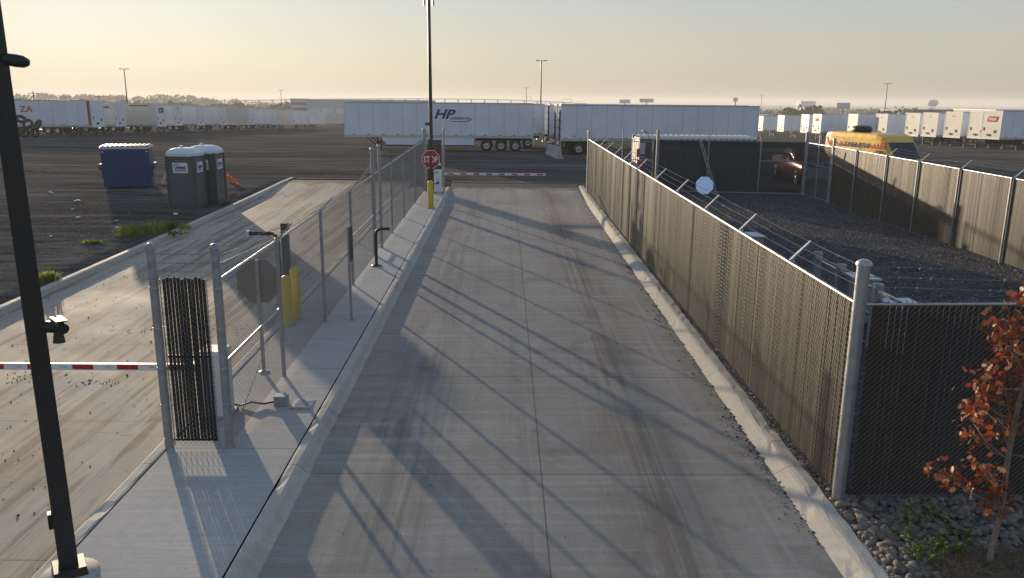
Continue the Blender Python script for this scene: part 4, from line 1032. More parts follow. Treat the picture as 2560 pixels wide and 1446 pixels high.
# portable toilets
def toilet(cx, cy, label):
    s = thing('portable_toilet', label, 'portable toilet', (0, 0, 0), 0, 'grey portable toilets by the left kerb'); w_, h_ = .55, 2.08
    b = MB(); b.bb((-w_ - .05, -w_ - .05, 0), (w_ + .05, w_ + .05, .13)); obj('skid_base', b, M['toilet_dark'], s)
    b = MB(); b.bb((-w_, -w_, .12), (w_, w_, h_)); obj('cabin', b, M['toilet'], s, bevel=.02)
    b = MB()
    for sx_ in (-1, 1):
        for sy_ in (-1, 1): b.box((sx_ * (w_ - .02), sy_ * (w_ - .02), h_ / 2 + .06), (.09, .09, h_ - .14))
    for z_ in (.17, h_ - .05):
        for q in (-1, 1): b.bb((-w_ + .03, q * w_ - .012, z_ - .05), (w_ - .03, q * w_ + .012, z_ + .05)); b.bb((q * w_ - .012, -w_ + .03, z_ - .05), (q * w_ + .012, w_ - .03, z_ + .05))
    obj('corner_trim', b, M['toilet_dark'], s)
    e = w_ + .04; rings = [(e, h_ - .02), (e, h_ + .10), (e * .78, h_ + .24), (e * .5, h_ + .29)]; v = []
    for k, z_ in rings:
        c_ = k * .72; v += [(-c_, -k, z_), (c_, -k, z_), (k, -c_, z_), (k, c_, z_), (c_, k, z_), (-c_, k, z_), (-k, c_, z_), (-k, -c_, z_)]
    b = MB(); b.add(v, [(i * 8 + j, i * 8 + (j + 1) % 8, (i + 1) * 8 + (j + 1) % 8, (i + 1) * 8 + j) for i in range(3) for j in range(8)] + [tuple(range(24, 32))])
    obj('roof', b, M['roof_white'], s)
    b = MB(); b.cyl((-.25, .3, h_ + .2), (-.25, .3, h_ + .36), .07, 12); obj('vent_stack', b, M['roof_white'], s)
    b = MB(); b.bb((-w_ - .03, -.38, .2), (-w_ + .0, .38, 1.95)); dd = obj('door', b, M['toilet_dark'], s)
    b = MB(); b.box((-w_ - .05, .28, 1.0), (.04, .05, .16)); obj('handle', b, M['black'], dd)
    for (o_, ux_, un_) in (((-.30, -w_ - .004, 1.42), (1, 0, 0), (0, -1, 0)), ((w_ + .004, -.30, 1.42), (0, 1, 0), (1, 0, 0))):
        b = MB(); b.prism([(0, 0), (.58, 0), (.58, .40), (0, .40)], o_, ux_, (0, 0, 1), un_, .006)
        sg_ = obj('company_sign', b, M['letter_white'], s); ux_, un_ = Vector(ux_), Vector(un_); o2 = Vector(o_) + un_ * .008
        text('United', .17, M['letter_blue'], sg_, o2 + ux_ * .05 + Vector((0, 0, .17)), ux_, (0, 0, 1), .008, world=False, depth=.002, sx=.98)
        b = MB(); b.prism([(.02, .26), (.06, .33), (.14, .375), (.24, .36), (.30, .31), (.23, .34), (.14, .35), (.08, .31)][::-1], o2, ux_, (0, 0, 1), un_, .003)
        for k in range(3): b.prism([(.05, .13 - k * .035), (.53, .13 - k * .035), (.53, .145 - k * .035), (.05, .145 - k * .035)], o2, ux_, (0, 0, 1), un_, .002)
        obj('sign_print', b, M['letter_blue'], sg_)
    return put(s, (cx, cy, P(cy) - .01))
toilet(-12.62, 32.1, 'nearer grey portable toilet with a white roof beside the left kerb')
toilet(-12.30, 33.45, 'rear grey portable toilet half hidden by the nearer one')

# dumpster, pallet, orange netting
s = thing('dumpster', 'navy blue dumpster with black lids on the gravel left of the toilets', 'dumpster')
wd, dp, ht = 2.05, 1.55, 1.85
b = MB(); pr = [(-dp / 2 + .12, .0), (dp / 2 - .25, 0), (dp / 2, ht), (-dp / 2 + .0, ht)]
b.prism([(a_, c_) for a_, c_ in pr], (-wd / 2, 0, .06), (0, 1, 0), (0, 0, 1), (1, 0, 0), wd); obj('bin_body', b, M['navy'], s)
b = MB(); b.bb((-wd / 2 - .03, -dp / 2 - .03, ht - .03), (wd / 2 + .03, -dp / 2 + .04, ht + .07)); b.bb((-wd / 2 - .03, dp / 2 - .03, ht - .03), (wd / 2 + .03, dp / 2 + .03, ht + .07))
for q in (-1, 1): b.bb((q * wd / 2 - .035, -dp / 2, ht - .03), (q * wd / 2 + .035, dp / 2, ht + .07))
obj('rim', b, M['equip_top'], s)  # navy bin's rim painted pale for its sunlit top edge
for q in (-1, 1):
    b = MB(); b.bb((q * .52 - .5, -dp / 2, ht + .07), (q * .52 + .5, dp / 2, ht + .10))
    for k in range(5): b.bb((q * .52 - .44 + k * .2, -dp / 2, ht + .10), (q * .52 - .36 + k * .2, dp / 2, ht + .135))
    obj('lid', b, M['black'], s)
    b = MB(); b.bb((q * (wd / 2 + .09) - .08, -.6, .85), (q * (wd / 2 + .09) + .08, .5, 1.12)); b.bb((q * (wd / 2 + .05) - .04, -.5, .5), (q * (wd / 2 + .05) + .04, -.4, .86)); obj('fork_pocket', b, M['rust'] if q < 0 else M['navy'], s)
b = MB()
for x_ in (-.8, .8):
    for y_ in (-.5, .3): b.bb((x_ - .06, y_ - .1, 0), (x_ + .06, y_ + .1, .07))
obj('skid_foot', b, M['chassis'], s)
b = MB()
for q in (-.93, .93): b.box((q, -dp / 2 - .0, ht - .15), (.06, .012, .05))
obj('reflector', b, M['letter_white'], s)
put(s, (-17.85, 38.5, P(38.5)), rad(17))
s = thing('wooden_pallet', 'bare wooden pallet lying between the dumpster and the toilets', 'pallet')
b = MB()
for k in range(9): b.bb((-.6 + k * .14, -.6, .12), (-.6 + k * .14 + .09, .6, .14))
obj('deck_boards', b, M['wood'], s)
b = MB()
for k in (-.58, 0, .54): b.bb((-.6, k, .02), (.62, k + .04, .12))
obj('stringers', b, M['wood'], s)
put(s, (-16.1, 40.0, P(40) + .1), rad(14)); s.rotation_euler = (rad(16), 0, rad(14)); s.scale = (1.25, 1.25, 1.0)
s = thing('orange_netting', 'crumpled strip of orange safety netting on the gravel right of the toilets', 'netting', (-13.2, 39.5, P(39.5)))
b = MB()
for k in range(14):
    x_ = -13.85 + k * .08 + R.uniform(-.05, .05); y_ = 40.6 - k * .12; h_ = max(.04, .5 - k * .045)
    b.tube([(x_, y_, P(40) + .01), (x_ + R.uniform(-.1, .1), y_ + .05, P(40) + h_ * .6), (x_ + R.uniform(-.2, .2), y_, P(40) + h_)], .028, 5)
for q in range(4): b.tube([(-13.85 + k * .08, 40.6 - k * .12 + R.uniform(-.1, .1), P(40) + .04 + max(.02, (.5 - k * .045)) * q / 4) for k in range(14)], .022, 5)
obj('netting_strands', b, M['orange'], s)

# loose truck tyres by the left row
def tyre(x, y, z, rx, rz, label):
    s = thing('truck_tyre', label, 'tyre', (0, 0, 0), 0, 'loose truck tyres heaped by the left row'); r, wd_ = .54, .32
    b = MB(); b.lathe([(.30, -wd_ / 2 + .02), (.38, -wd_ / 2), (.5, -wd_ / 2 + .02), (r, -wd_ * .32), (r, wd_ * .32), (.5, wd_ / 2 - .02), (.38, wd_ / 2), (.30, wd_ / 2 - .02), (.30, -wd_ / 2 + .02)], (0, 0, 0), 24); obj('casing', b, M['tyre'], s)
    b = MB()
    for k in range(24): b.box((r * math.cos(k * .2618), r * math.sin(k * .2618), 0), (.03, .05, wd_ * .62), k * .2618)
    obj('tread', b, M['chassis'], s)
    s.location = (x, y, z); s.rotation_euler = (rx, 0, rz); return s
zt = gz(-50, 88)
for a_ in ((-51.6, 88, zt + .54, 1.5, .5, 'truck tyre standing upright at the left of the heap'), (-50.5, 88.1, zt + .54, 1.4, -.3, 'truck tyre standing upright at the right of the heap'),
           (-51.1, 88.0, zt + 1.45, 1.2, .2, 'truck tyre resting on top of two standing tyres'), (-50.2, 88.3, zt + 1.42, 1.0, -.6, 'truck tyre tilted on the right top of the heap'),
           (-51.9, 88.2, zt + 1.95, .8, .9, 'highest truck tyre of the heap behind the foreground pole')): tyre(*a_)

# electrical rack along the inside of the long fence
s = thing('electrical_rack', 'grey strut rack with meter cabinets inside the yard behind the long fence', 'electrical rack', (7.1, 15.5, P(15.5)))
for y_ in (13.2, 14.7, 16.4, 17.7):
    b = MB(); b.box((7.1, y_, P(y_) + .62), (.16, .16, 1.24)); b.lathe([(.10, 0), (.1, .03), (.001, .05)], (7.1, y_, P(y_) + 1.24), 12); obj('rack_post', b, M['equip'], s)
b = MB(); b.bb((7.04, 13.0, P(15) + 1.12), (7.10, 17.7, P(15) + 1.17)); b.bb((7.04, 13.0, P(15) + .6), (7.10, 17.7, P(15) + .65)); obj('strut', b, M['galv'], s)
for y_, w_, h_ in ((14.3, .8, .92), (16.2, .6, 1.0)):
    b = MB(); b.box((7.42, y_, P(y_) + h_ / 2 + .1), (.55, w_, h_ - .1), 0, 0); b.box((7.42, y_, P(y_) + h_ + .06), (.62, w_ + .08, .03), 0, 1); obj('cabinet', b, [M['equip'], M['equip_top']], s)
s = thing('equipment_cabinet', 'small pale-topped cabinet midway along the inside of the long fence', 'cabinet', (7.0, 22.3, P(22.3)))
b = MB(); b.box((7.0, 22.3, P(22.3) + .4), (.5, .7, .8)); obj('housing', b, M['equip'], s, bevel=.015)
b = MB(); b.box((7.0, 22.3, P(22.3) + .82), (.58, .78, .03)); obj('lid', b, M['equip_top'], s)

# ------------------------------------------------------------------ lamp poles and utility poles over the lot
def lamp_pole(x, y, top, label, lean=0.0):
    z = gz(x, y); h = top - z; s = thing('lot_lamp_pole', label, 'lamp pole', (0, 0, 0), 0, 'tall lamp poles standing about the lot')
    b = MB(); b.cyl((0, 0, 0), (lean * h, 0, h), .14, 8, r1=.075); obj('shaft', b, M['bronze'], s)
    b = MB(); b.box((lean * h, 0, h), (1.5, .12, .08)); b.box((lean * h - .62, 0, h + .04), (.5, .32, .1)); b.box((lean * h + .62, 0, h + .04), (.5, .32, .1)); obj('lamp_head', b, M['bronze'], s)
    b = MB(); b.cyl((0, 0, 0), (0, 0, .7), .32, 12); obj('foundation', b, M['jersey'], s)
    s.location = (x, y, z); return s
lamp_pole(-68.6, 150, 9.65, 'lamp pole behind the third trailer of the left row')
lamp_pole(-81.3, 300, 7.5, 'slender lamp pole left of the far warehouse')
lamp_pole(5.5, 125, 10.6, 'tallest lamp pole, right of the lettered trailer')
lamp_pole(6.6, 250, 8.4, 'short distant lamp pole above the right end of the lettered trailer')
lamp_pole(94.0, 300, 7.3, 'lamp pole at the right end of the plain blue-white trailer')
lamp_pole(88.5, 190, 9.2, 'lamp pole among the right row above the yellow van')
def util_pole(x, y, top, label):
    z = gz(x, y); h = top - z; s = thing('utility_pole', label, 'utility pole', (x, y, z), 0, 'wooden utility poles beyond the left row')
    b = MB(); b.cyl((x, y, z), (x, y, top), .16, 8, r1=.1); obj('pole', b, M['chassis'], s)
    b = MB(); b.box((x, y, top - .5), (2.6, .1, .14)); obj('crossarm', b, M['chassis'], s)
util_pole(-113.9, 200, 5.9, 'leftmost wooden utility pole over the left row')
util_pole(-122.2, 230, 5.1, 'second wooden utility pole from the foreground pole')
util_pole(-127.6, 260, 5.2, 'third wooden utility pole near the tall lamp pole')
util_pole(-112.0, 330, 4.2, 'farthest faint utility pole left of the warehouse')

# ------------------------------------------------------------------ planting
def stuff(name, mb, mats, label, cat): return tag(obj(name, mb, mats), label, cat, None, 'stuff')
# river rock bed
b = MB(); rr = random.Random(21)
for i in range(2600):
    x = rr.uniform(4.03, 7.4); y = rr.uniform(6.6, 8.86)
    if (x - 5.25) ** 2 / 1.0 + (y - 7.3) ** 2 / .30 < .55: continue
    sz = rr.uniform(.025, .06) * (1.25 if rr.random() < .2 else 1)
    b.blob((x, y, P(y) + rr.uniform(-.02, .035)), sz, (rr.uniform(.9, 1.45), rr.uniform(.75, 1.1), rr.uniform(.5, .75)), rr.choice((0, 0, 0, 1, 1, 2)), rr, 8, 6, .13,
           Matrix.Rotation(rr.uniform(0, 6.28), 3, 'Z') @ Matrix.Rotation(rr.uniform(-.5, .5), 3, 'X'))
M['rock_b'] = mat('river_rock_grey', (.14, .13, .12), .75, 0, .5, 6, None, 0, .3, 60)
M['rock_c'] = mat('river_rock_tan', (.26, .21, .16), .7, 0, .4, 6, None, 0, .3, 60)
stuff('river_rocks', b, [M['rock'], M['rock_b'], M['rock_c']], 'rounded brown river rocks filling the bed under the young tree', 'rocks')
# straw mulch round the trunk
b = MB(); rr = random.Random(22)
for i in range(2200):
    a_, q = rr.uniform(0, 6.28), math.sqrt(rr.random()); x = 5.25 + .80 * q * math.cos(a_); y = 7.3 + .42 * q * math.sin(a_); z = P(y) + .02 + .14 * (1 - q * q) + rr.uniform(-.01, .03)
    d = Vector((rr.uniform(-1, 1), rr.uniform(-1, 1), rr.uniform(-.3, .3))).normalized() * rr.uniform(.03, .09)
    b.wire((x - d.x, y - d.y, z - d.z), (x + d.x, y + d.y, z + d.z), rr.uniform(.0015, .0035))
b.lathe([(1.0, -.03), (.85, .05), (.5, .11), (.01, .14)], (0, 0, 0), 20, mat=None); n_ = 20 * 4
for i in range(len(b.v) - n_, len(b.v)):
    x, y, z = b.v[i]; b.v[i] = (5.25 + x * .8, 7.3 + y * .42, P(7.3) + z)
stuff('straw_mulch', b, M['straw'], 'low mound of dry straw mulch round the young tree trunk', 'mulch')
# loose stones swept against the right kerb and dotted over the lanes
b = MB(); rr = random.Random(23)
for i in range(3200):
    y = rr.uniform(8, 39) if rr.random() < .6 else rr.choice((9.6, 10.4, 11.6, 13.9, 17.5, 22.0)) + rr.gauss(0, .5); k = rr.random() ** 3; x = 3.64 - .4 * k * rr.random() - rr.uniform(0, .04); sz = rr.uniform(.004, .014) * (1.8 if rr.random() < .08 else 1)
    b.blob((x, y, D(y) + sz * .4), sz, (1, 1, .8), 0, rr, 5, 3, .3)
for i in range(260):
    y = rr.uniform(7, 40); x = rr.uniform(-2.3, 3.5); sz = rr.uniform(.004, .010); b.blob((x, y, D(y) + sz * .5), sz, (1, 1, .8), 0, rr, 5, 3, .3)
for i in range(900):
    y = 7 + 34 * rr.random() ** 1.3; x = -10.9 + 6.1 * rr.random(); sz = rr.uniform(.004, .013) * (1.8 if rr.random() < .05 else 1)
    b.blob((x, y, D(y) + sz * .4), sz, (1.2, 1, .7), 0, rr, 5, 3, .3)
for (cx, cy, n, sp) in ((-8.1, 13.2, 60, .35), (-6.9, 13.0, 40, .22), (-6.0, 16.2, 50, .35), (-7.4, 16.0, 40, .3), (-9.4, 20.5, 40, .35), (-8.2, 22.3, 40, .3)):
    for i in range(n):
        x, y = cx + rr.gauss(0, sp), cy + rr.gauss(0, sp * .45); sz = rr.uniform(.004, .015); b.blob((x, y, D(y) + sz * .3), sz, (1.2, 1, .7), 0, rr, 6, 4, .3)
stuff('loose_stones', b, M['pebble'], 'loose pebbles and clods scattered over the concrete lanes and along the right kerb', 'stones')
b = MB(); rr = random.Random(24)
for i in range(5200):
    x, y = rr.uniform(4.3, 14.3), 9.2 + 28 * rr.random() ** 1.2; sz = rr.uniform(.010, .028); b.blob((x, y, P(y) + .012 + sz * .2), sz, (1.1, 1, .7), 0 if rr.random() < .93 else 1, rr, 5, 3, .3)
for i in range(4200):
    x, y = -11.3 - 13 * rr.random() ** 1.3, 15 + 26 * rr.random(); sz = rr.uniform(.008, .024); b.blob((x, y, P(y) + sz * .1), sz, (1.1, 1, .7), 0 if rr.random() < .96 else 1, rr, 5, 3, .3)
M['pebble_pale'] = mat('pebble_pale', (.36, .34, .31), .85, 0, .3, 6)
stuff('gravel_stones', b, [M['pebble'], M['pebble_pale']], 'coarse dark gravel stones over the yard and the lot beside the left kerb', 'gravel')

# weeds
def blades(cx, cy, n, rad_, h, mm, rr, b, mi, zf=P):
    for i in range(n):
        a_ = rr.uniform(0, 6.28); q = rad_ * math.sqrt(rr.random()); x, y = cx + q * math.cos(a_), cy + q * math.sin(a_) * .7; z = zf(y)
        hh = h * rr.uniform(.5, 1.1) * (1 - .4 * q / rad_); l = Vector((math.cos(a_), math.sin(a_) * .7, 0)) * rr.uniform(.2, .9) * hh
        p0 = Vector((x, y, z)); p1 = p0 + l * .4 + Vector((0, 0, hh * .7)); p2 = p0 + l + Vector((0, 0, hh * .85)); s_ = Vector((-math.sin(a_), math.cos(a_), 0)) * rr.uniform(.006, .014)
        b.add([p0 - s_, p0 + s_, p1 + s_, p1 - s_, p2], [(0, 1, 2, 3), (3, 2, 4)], mi)
def tuft(x, y, r, h, n, label, yel, seed):
    rr = random.Random(seed); b = MB()
    for k in range(7):
        a_, q = rr.uniform(0, 6.28), r * rr.random(); blades(x + q * math.cos(a_), y + q * math.sin(a_) * .7, n // 7, r * .5, h * rr.uniform(.6, 1.1), None, rr, b, 0 if rr.random() > yel else 1)
    return tag(obj('weed_clump', b, [M['green'], M['green_y']]), label, 'weed', 'weeds growing along the kerbs and in the rock bed')
tuft(-12.05, 26.2, .75, .55, 900, 'largest yellow-green weed clump beside the left kerb', .75, 1)
tuft(-11.45, 27.2, .6, .5, 600, 'dark green weed clump spilling over the gap in the left kerb', .1, 2)
tuft(-12.7, 24.5, .35, .2, 260, 'small low weed clump alone on the gravel', .4, 3)
tuft(-11.45, 19.6, .38, .4, 420, 'yellow-green weed clump at the left kerb right of the foreground pole', .6, 4)
tuft(-10.75, 26.3, .4, .12, 200, 'flat dry weed creeping onto the left lane', .2, 5)
def leafy(x, y, h, n, label, seed, spread=.22):
    rr = random.Random(seed); s = thing('leafy_weed', label, 'weed', (x, y, P(y)), 0, 'weeds growing along the kerbs and in the rock bed'); b, l = MB(), MB()
    for k in range(n):
        a_ = rr.uniform(0, 6.28); q = spread * math.sqrt(rr.random()); t_ = Vector((x + q * math.cos(a_), y + q * math.sin(a_) * .8, P(y) + h * rr.uniform(.5, 1)))
        p0 = Vector((x + q * .4 * math.cos(a_), y + q * .4 * math.sin(a_), P(y))); b.wire(p0, t_, .003)
        for m_ in range(9):
            c = p0.lerp(t_, .3 + .7 * m_ / 8); d = Vector((rr.uniform(-1, 1), rr.uniform(-1, 1), rr.uniform(-.2, .7))).normalized(); L_ = rr.uniform(.03, .06); w_ = d.cross(Vector((rr.uniform(-1, 1), rr.uniform(-1, 1), 1))).normalized() * L_ * .3
            l.add([c, c + d * L_ * .5 + w_, c + d * L_, c + d * L_ * .5 - w_], [(0, 1, 2, 3)], 0 if rr.random() < .7 else 1)
    obj('stems', b, M['green'], s); obj('leaves', l, [M['green'], M['green_y']], s)
leafy(4.76, 8.25, .34, 9, 'upright leafy green weed among the river rocks nearest the fence', 1)
leafy(4.45, 7.95, .2, 6, 'small leafy weed between the kerb and the tall weed', 2, .14)
leafy(5.0, 8.35, .22, 6, 'small leafy weed right of the tall one in the rocks', 3, .14)
leafy(4.42, 7.5, .28, 16, 'low leafy weed beside the right kerb near the straw mulch', 4, .22)
leafy(4.78, 7.62, .30, 20, 'bushy leafy weed at the edge of the straw mulch', 5, .26)
leafy(5.1, 8.0, .2, 7, 'thin leafy weed behind the straw mulch', 6, .15)

# young red-leaved oak
s = thing('young_oak', 'young oak with rust-red leaves at the right edge of the picture', 'tree', (5.04, 7.33, P(7.33)))
rr = random.Random(31); b = MB(); z = P(7.33)
tr_pts = [(5.02, 7.33, z - .03), (5.03, 7.34, z + .3), (5.075, 7.35, z + .75), (5.06, 7.36, z + 1.3), (5.075, 7.35, z + 1.85), (5.10, 7.36, z + 2.4), (5.11, 7.35, z + 3.1)]
b.tube(tr_pts, [.036, .030, .027, .024, .021, .016, .008], 10); b.blob((5.07, 7.35, z + .80), .034, (1, 1, 1.3), 0, rr); b.blob((5.075, 7.35, z + 1.84), .03, (1, 1, 1.2), 0, rr)
obj('trunk', b, M['bark'], s)
CL = [(4.43, 1.23), (4.66, 1.42), (4.85, 1.20), (4.75, 1.62), (4.80, 1.97), (4.56, 2.05), (4.66, 2.26), (4.83, 2.47), (5.01, 2.59), (5.05, 1.95), (5.2, 1.62), (4.98, 2.80), (4.77, 2.86), (4.99, 1.05), (4.92, .92), (4.50, 1.9), (5.12, 2.35),
      (4.95, 2.25), (5.25, 2.5), (5.3, 2.0), (5.4, 2.7), (5.2, 2.95), (5.45, 2.3), (4.9, 2.65), (5.05, 3.05), (5.4, 1.5), (4.6, 1.15), (5.5, 1.9), (5.15, 2.15)]
lf, br_ = MB(), MB()
oak = [(0, 0), (.06, .08), (.30, .22), (.12, .34), (.44, .5), (.14, .6), (.36, .78), (.10, .82), (0, 1.0)]
oak = oak + [(-x_, y_) for x_, y_ in oak[-2:0:-1]]
for (cx, cz) in CL:
    cy = 7.35 + rr.uniform(-.32, .35); c = Vector((cx, cy, cz + .0)); zb = max(z + .75, cz - rr.uniform(.05, .55)); tb = Vector((5.07, 7.35, min(zb, z + 2.9)))
    mid = tb.lerp(c, .5) + Vector((0, 0, -.05)); br_.tube([tb, mid, c], [.009, .006, .003], 5)
    for k in range(rr.randint(28, 46)):
        q = tb.lerp(c, rr.uniform(.45, 1.0)) if rr.random() < .3 else c; p = q + Vector((rr.gauss(0, .07), rr.gauss(0, .09), rr.gauss(0, .06)))
        if rr.random() < .3: br_.wire(q, p, .0018)
        up = Vector((rr.gauss(0, .6), rr.gauss(0, .6), rr.uniform(-1.1, .2))).normalized(); sd_ = up.cross(Vector((rr.uniform(-1, 1), rr.uniform(-1, 1), rr.uniform(-.6, .6)))).normalized(); nn = up.cross(sd_)
        L_ = rr.uniform(.055, .10); cv = rr.uniform(-.25, .25); mi = rr.choice((0, 0, 0, 1, 1, 2))
        pts = [p + up * y_ * L_ + sd_ * x_ * L_ * .9 + nn * (abs(x_) * cv + (y_ - .5) ** 2 * cv) * L_ for x_, y_ in oak]
        lf.add(pts, [tuple(range(len(pts)))], mi)
obj('branches', br_, M['bark'], s); obj('crown', lf, [M['leaf_a'], M['leaf_b'], M['leaf_c']], s)
b = MB(); b.cyl((5.0, 7.28, z + 1.45), (5.07, 7.33, z + 1.82), .012, 8); b.tube([(5.07, 7.34, z + 1.32), (5.35, 7.3, z + 1.33)], .006, 5); b.tube([(5.07, 7.34, z + .88), (5.4, 7.35, z + .85)], .005, 5); obj('cut_branch', b, M['straw'], s)

# scraps of litter on the gravel
b = MB(); b.add([(-.11, -.07, .01), (.10, -.06, .03), (.12, .07, .01), (.0, .10, .05), (-.10, .06, .02), (0, 0, .06)], [(0, 1, 5), (1, 2, 5), (2, 3, 5), (3, 4, 5), (4, 0, 5)])
proto = tag(obj('paper_scrap', b, M['letter_white']), 'small white paper scrap lying on the dark gravel left of the lane', 'litter', 'paper scraps on the gravel')
for i, (x, y) in enumerate(((-13.9, 28.6), (-15.6, 29.3), (-13.2, 27.2), (-17.8, 33.5), (-14.6, 25.6), (-18.6, 27.4), (-12.4, 30.2), (-20.3, 36.0), (-16.8, 31.2))):
    q = proto if i == 0 else proto.copy()
    if i: COL.objects.link(q)
    q.location = (x, y, P(y) + .01); q.rotation_euler = (0, 0, i * 1.3); k = .6 + (i % 4) * .22; q.scale = (k, k, k)

# ------------------------------------------------------------------ far surroundings
def crown_mesh(w_, h_, n, seed, d_=None):
    rr = random.Random(seed); b = MB(); d_ = d_ or w_
    lobes = [(rr.uniform(-.34, .34) * w_, rr.uniform(-.3, .3) * d_, h_ * rr.uniform(.45, .85), rr.uniform(.16, .3) * w_) for _ in range(max(5, int(w_ / h_ * 5)))]
    for i in range(n):
        lx, ly, lz, lr = rr.choice(lobes); v = Vector((rr.gauss(0, 1), rr.gauss(0, 1), rr.gauss(0, 1))).normalized() * lr * rr.uniform(.6, 1.05)
        c = Vector((lx + v.x, ly + v.y, max(h_ * .08, lz + v.z * h_ / w_ * 1.1))); k = rr.uniform(.25, .6) * h_ * .16
        u_ = Vector((rr.uniform(-1, 1), rr.uniform(-1, 1), rr.uniform(-1, 1))).normalized(); t_ = u_.orthogonal().normalized()
        b.add([c - u_ * k, c + t_ * k * .8, c + u_ * k, c - t_ * k * .8], [(0, 1, 2, 3)], 0 if rr.random() < .6 else 1)
    return b
protos = []
for i, (w_, h_) in enumerate(((9, 6.5), (12, 7), (7, 6), (15, 7.5))):
    s = thing('broad_tree', 'tree', 'tree', (0, 0, 0), 0, 'dark trees beyond the right row')
    b = MB(); b.cyl((0, 0, -.2), (0, 0, h_ * .5), .28, 7, r1=.16)
    for k in range(3): b.cyl((0, 0, h_ * .35), (math.cos(k * 2.1 + i) * w_ * .2, math.sin(k * 2.1 + i) * w_ * .2, h_ * .62), .12, 5, r1=.05)
    obj('trunk', b, M['bark'], s); obj('crown', crown_mesh(w_, h_, 420, 50 + i), [M['far_tree'], M['far_tree_b']], s); protos.append(s)
TREES = [(128, 330, 'dark tree just right of the plain blue-white trailer'), (150, 420, 'low dark tree left of the tall far building'), (205, 470, 'dark tree under the tall far tower block'), (158, 330, 'dark tree left of the largest tree clump'),
         (171, 345, 'largest dark tree clump behind the white shed'), (181, 350, 'dark tree on the right side of the largest clump'), (190, 375, 'lower tree right of the large clump'), (222, 380, 'tree beside the lamp pole above the van'),
         (205, 300, 'tree above the 605 trailer'), (232, 340, 'tree behind the third trailer of the right row'), (160, 250, 'tree showing over the cream noses of the right row'), (186, 270, 'tree at the far right over the badged trailer'),
         (140, 380, 'small tree by the low white warehouse'), (250, 420, 'tree by the long dark warehouse roof'), (214, 430, 'pale distant tree between houses'), (118, 360, 'tree tucked behind the end of the blue-white trailer')]
for i, (x, y, lab) in enumerate(TREES):
    q = protos[i % 4] if i < 4 else copy_tree(protos[(i * 3 + i // 4) % 4]); q['label'] = lab; q.location = (x, y, gz(x, y) - .3); q.rotation_euler = (0, 0, i * 1.7); k = 1.1 + .45 * ((i * 7) % 5) / 4; q.scale = (k, k, k * .95)
# hills and woods on the left horizon, and one mass of woods along the flat right horizon
b = MB(); hx = arange(-1500, -60, 30); hy = arange(620, 1500, 40); rr = random.Random(41); n = len(hx)
def hill(x, y): 
    e = min(1, max(0, (-60 - x) / 420)) ; r_ = math.sin(math.pi * min(1, max(0, (y - 620) / 880)))
    return gz(x, y) - .5 + r_ * e * (11.5 + 2.2 * math.sin(x * .011) + 1.6 * math.sin(x * .031 + 1) + .8 * math.sin(y * .02))
b.add([(x, y, hill(x, y)) for y in hy for x in hx], [(j * n + i, j * n + i + 1, (j + 1) * n + i + 1, (j + 1) * n + i) for j in range(len(hy) - 1) for i in range(n - 1)], 0, True)
struct('hills', b, M['hillside'])
def woods(name, label, spots, seed, hgt, wid):
    rr = random.Random(seed); b = MB()
    for (x, y, z_) in spots:
        w_, h_ = wid * rr.uniform(.6, 1.3), hgt * rr.uniform(.55, 1.25)
        for i in range(46):
            v = Vector((rr.gauss(0, 1), rr.gauss(0, 1), rr.gauss(0, 1))).normalized() * rr.uniform(.7, 1); c = Vector((x + v.x * w_ * .5, y + v.y * w_ * .5, z_ + h_ * .5 + v.z * h_ * .5)); k = h_ * rr.uniform(.12, .22)
            u_ = Vector((rr.uniform(-1, 1), rr.uniform(-1, 1), rr.uniform(-1, 1))).normalized(); t_ = u_.orthogonal().normalized(); b.add([c - u_ * k, c + t_ * k, c + u_ * k, c - t_ * k], [(0, 1, 2, 3)], 0 if rr.random() < .6 else 1)
    stuff(name, b, [M['far_tree'], M['far_tree_b']], label, 'woods')
rr = random.Random(42)
woods('far_woods', 'hazy woods covering the low hills beyond the left row', [(x, y, hill(x, y)) for x, y in ((rr.uniform(-900, -150), rr.uniform(700, 1080)) for _ in range(420))], 43, 6.5, 16)
woods('near_woods', 'darker green wood edge between the left row and the far warehouse', [(x, y, gz(x, y) - .3) for x, y in ((rr.uniform(-330, -110), rr.uniform(470, 560)) for _ in range(190))], 44, 8.5, 12)
woods('plain_woods', 'thin grey-green woods along the flat horizon on the right', [(x, y, gz(x, y) - .3) for x, y in ((rr.uniform(150, 900), rr.uniform(520, 1100)) for _ in range(420))], 45, 9.5, 16)
# warehouse, houses, sheds
def block(name, label, cat, x, y, w_, d_, h_, wall, roof, bays=0, gable=0.0, group=None, rz=0):
    z = gz(x, y) - .3; s = thing(name, label, cat, (0, 0, 0), 0, group)
    b = MB(); b.bb((-w_ / 2, -d_ / 2, 0), (w_ / 2, d_ / 2, h_)); obj('wall', b, wall, s)
    b = MB()
    if gable:
        b.prism([(-d_ / 2 - .4, h_), (d_ / 2 + .4, h_), (0, h_ + gable)], (-w_ / 2 - .4, 0, .005), (0, 1, 0), (0, 0, 1), (1, 0, 0), w_ + .8)
    else: b.bb((-w_ / 2 - .2, -d_ / 2 - .2, h_ + .004), (w_ / 2 + .2, d_ / 2 + .2, h_ + .45))
    obj('roof', b, roof, s)
    for k in range(bays):
        b = MB(); c = -w_ / 2 + w_ * (k + .5) / bays; b.bb((c - w_ / bays * .36, -d_ / 2 - .06, h_ * .12), (c + w_ / bays * .36, -d_ / 2 + .02, h_ * .72)); obj('window', b, M['far_dark'], s)
    s.location = (x, y, z); s.rotation_euler = (0, 0, rz); return s
M['haze_wall'] = mat('pale_warehouse_wall', (.44, .49, .53), .7, 0, .05, .05)
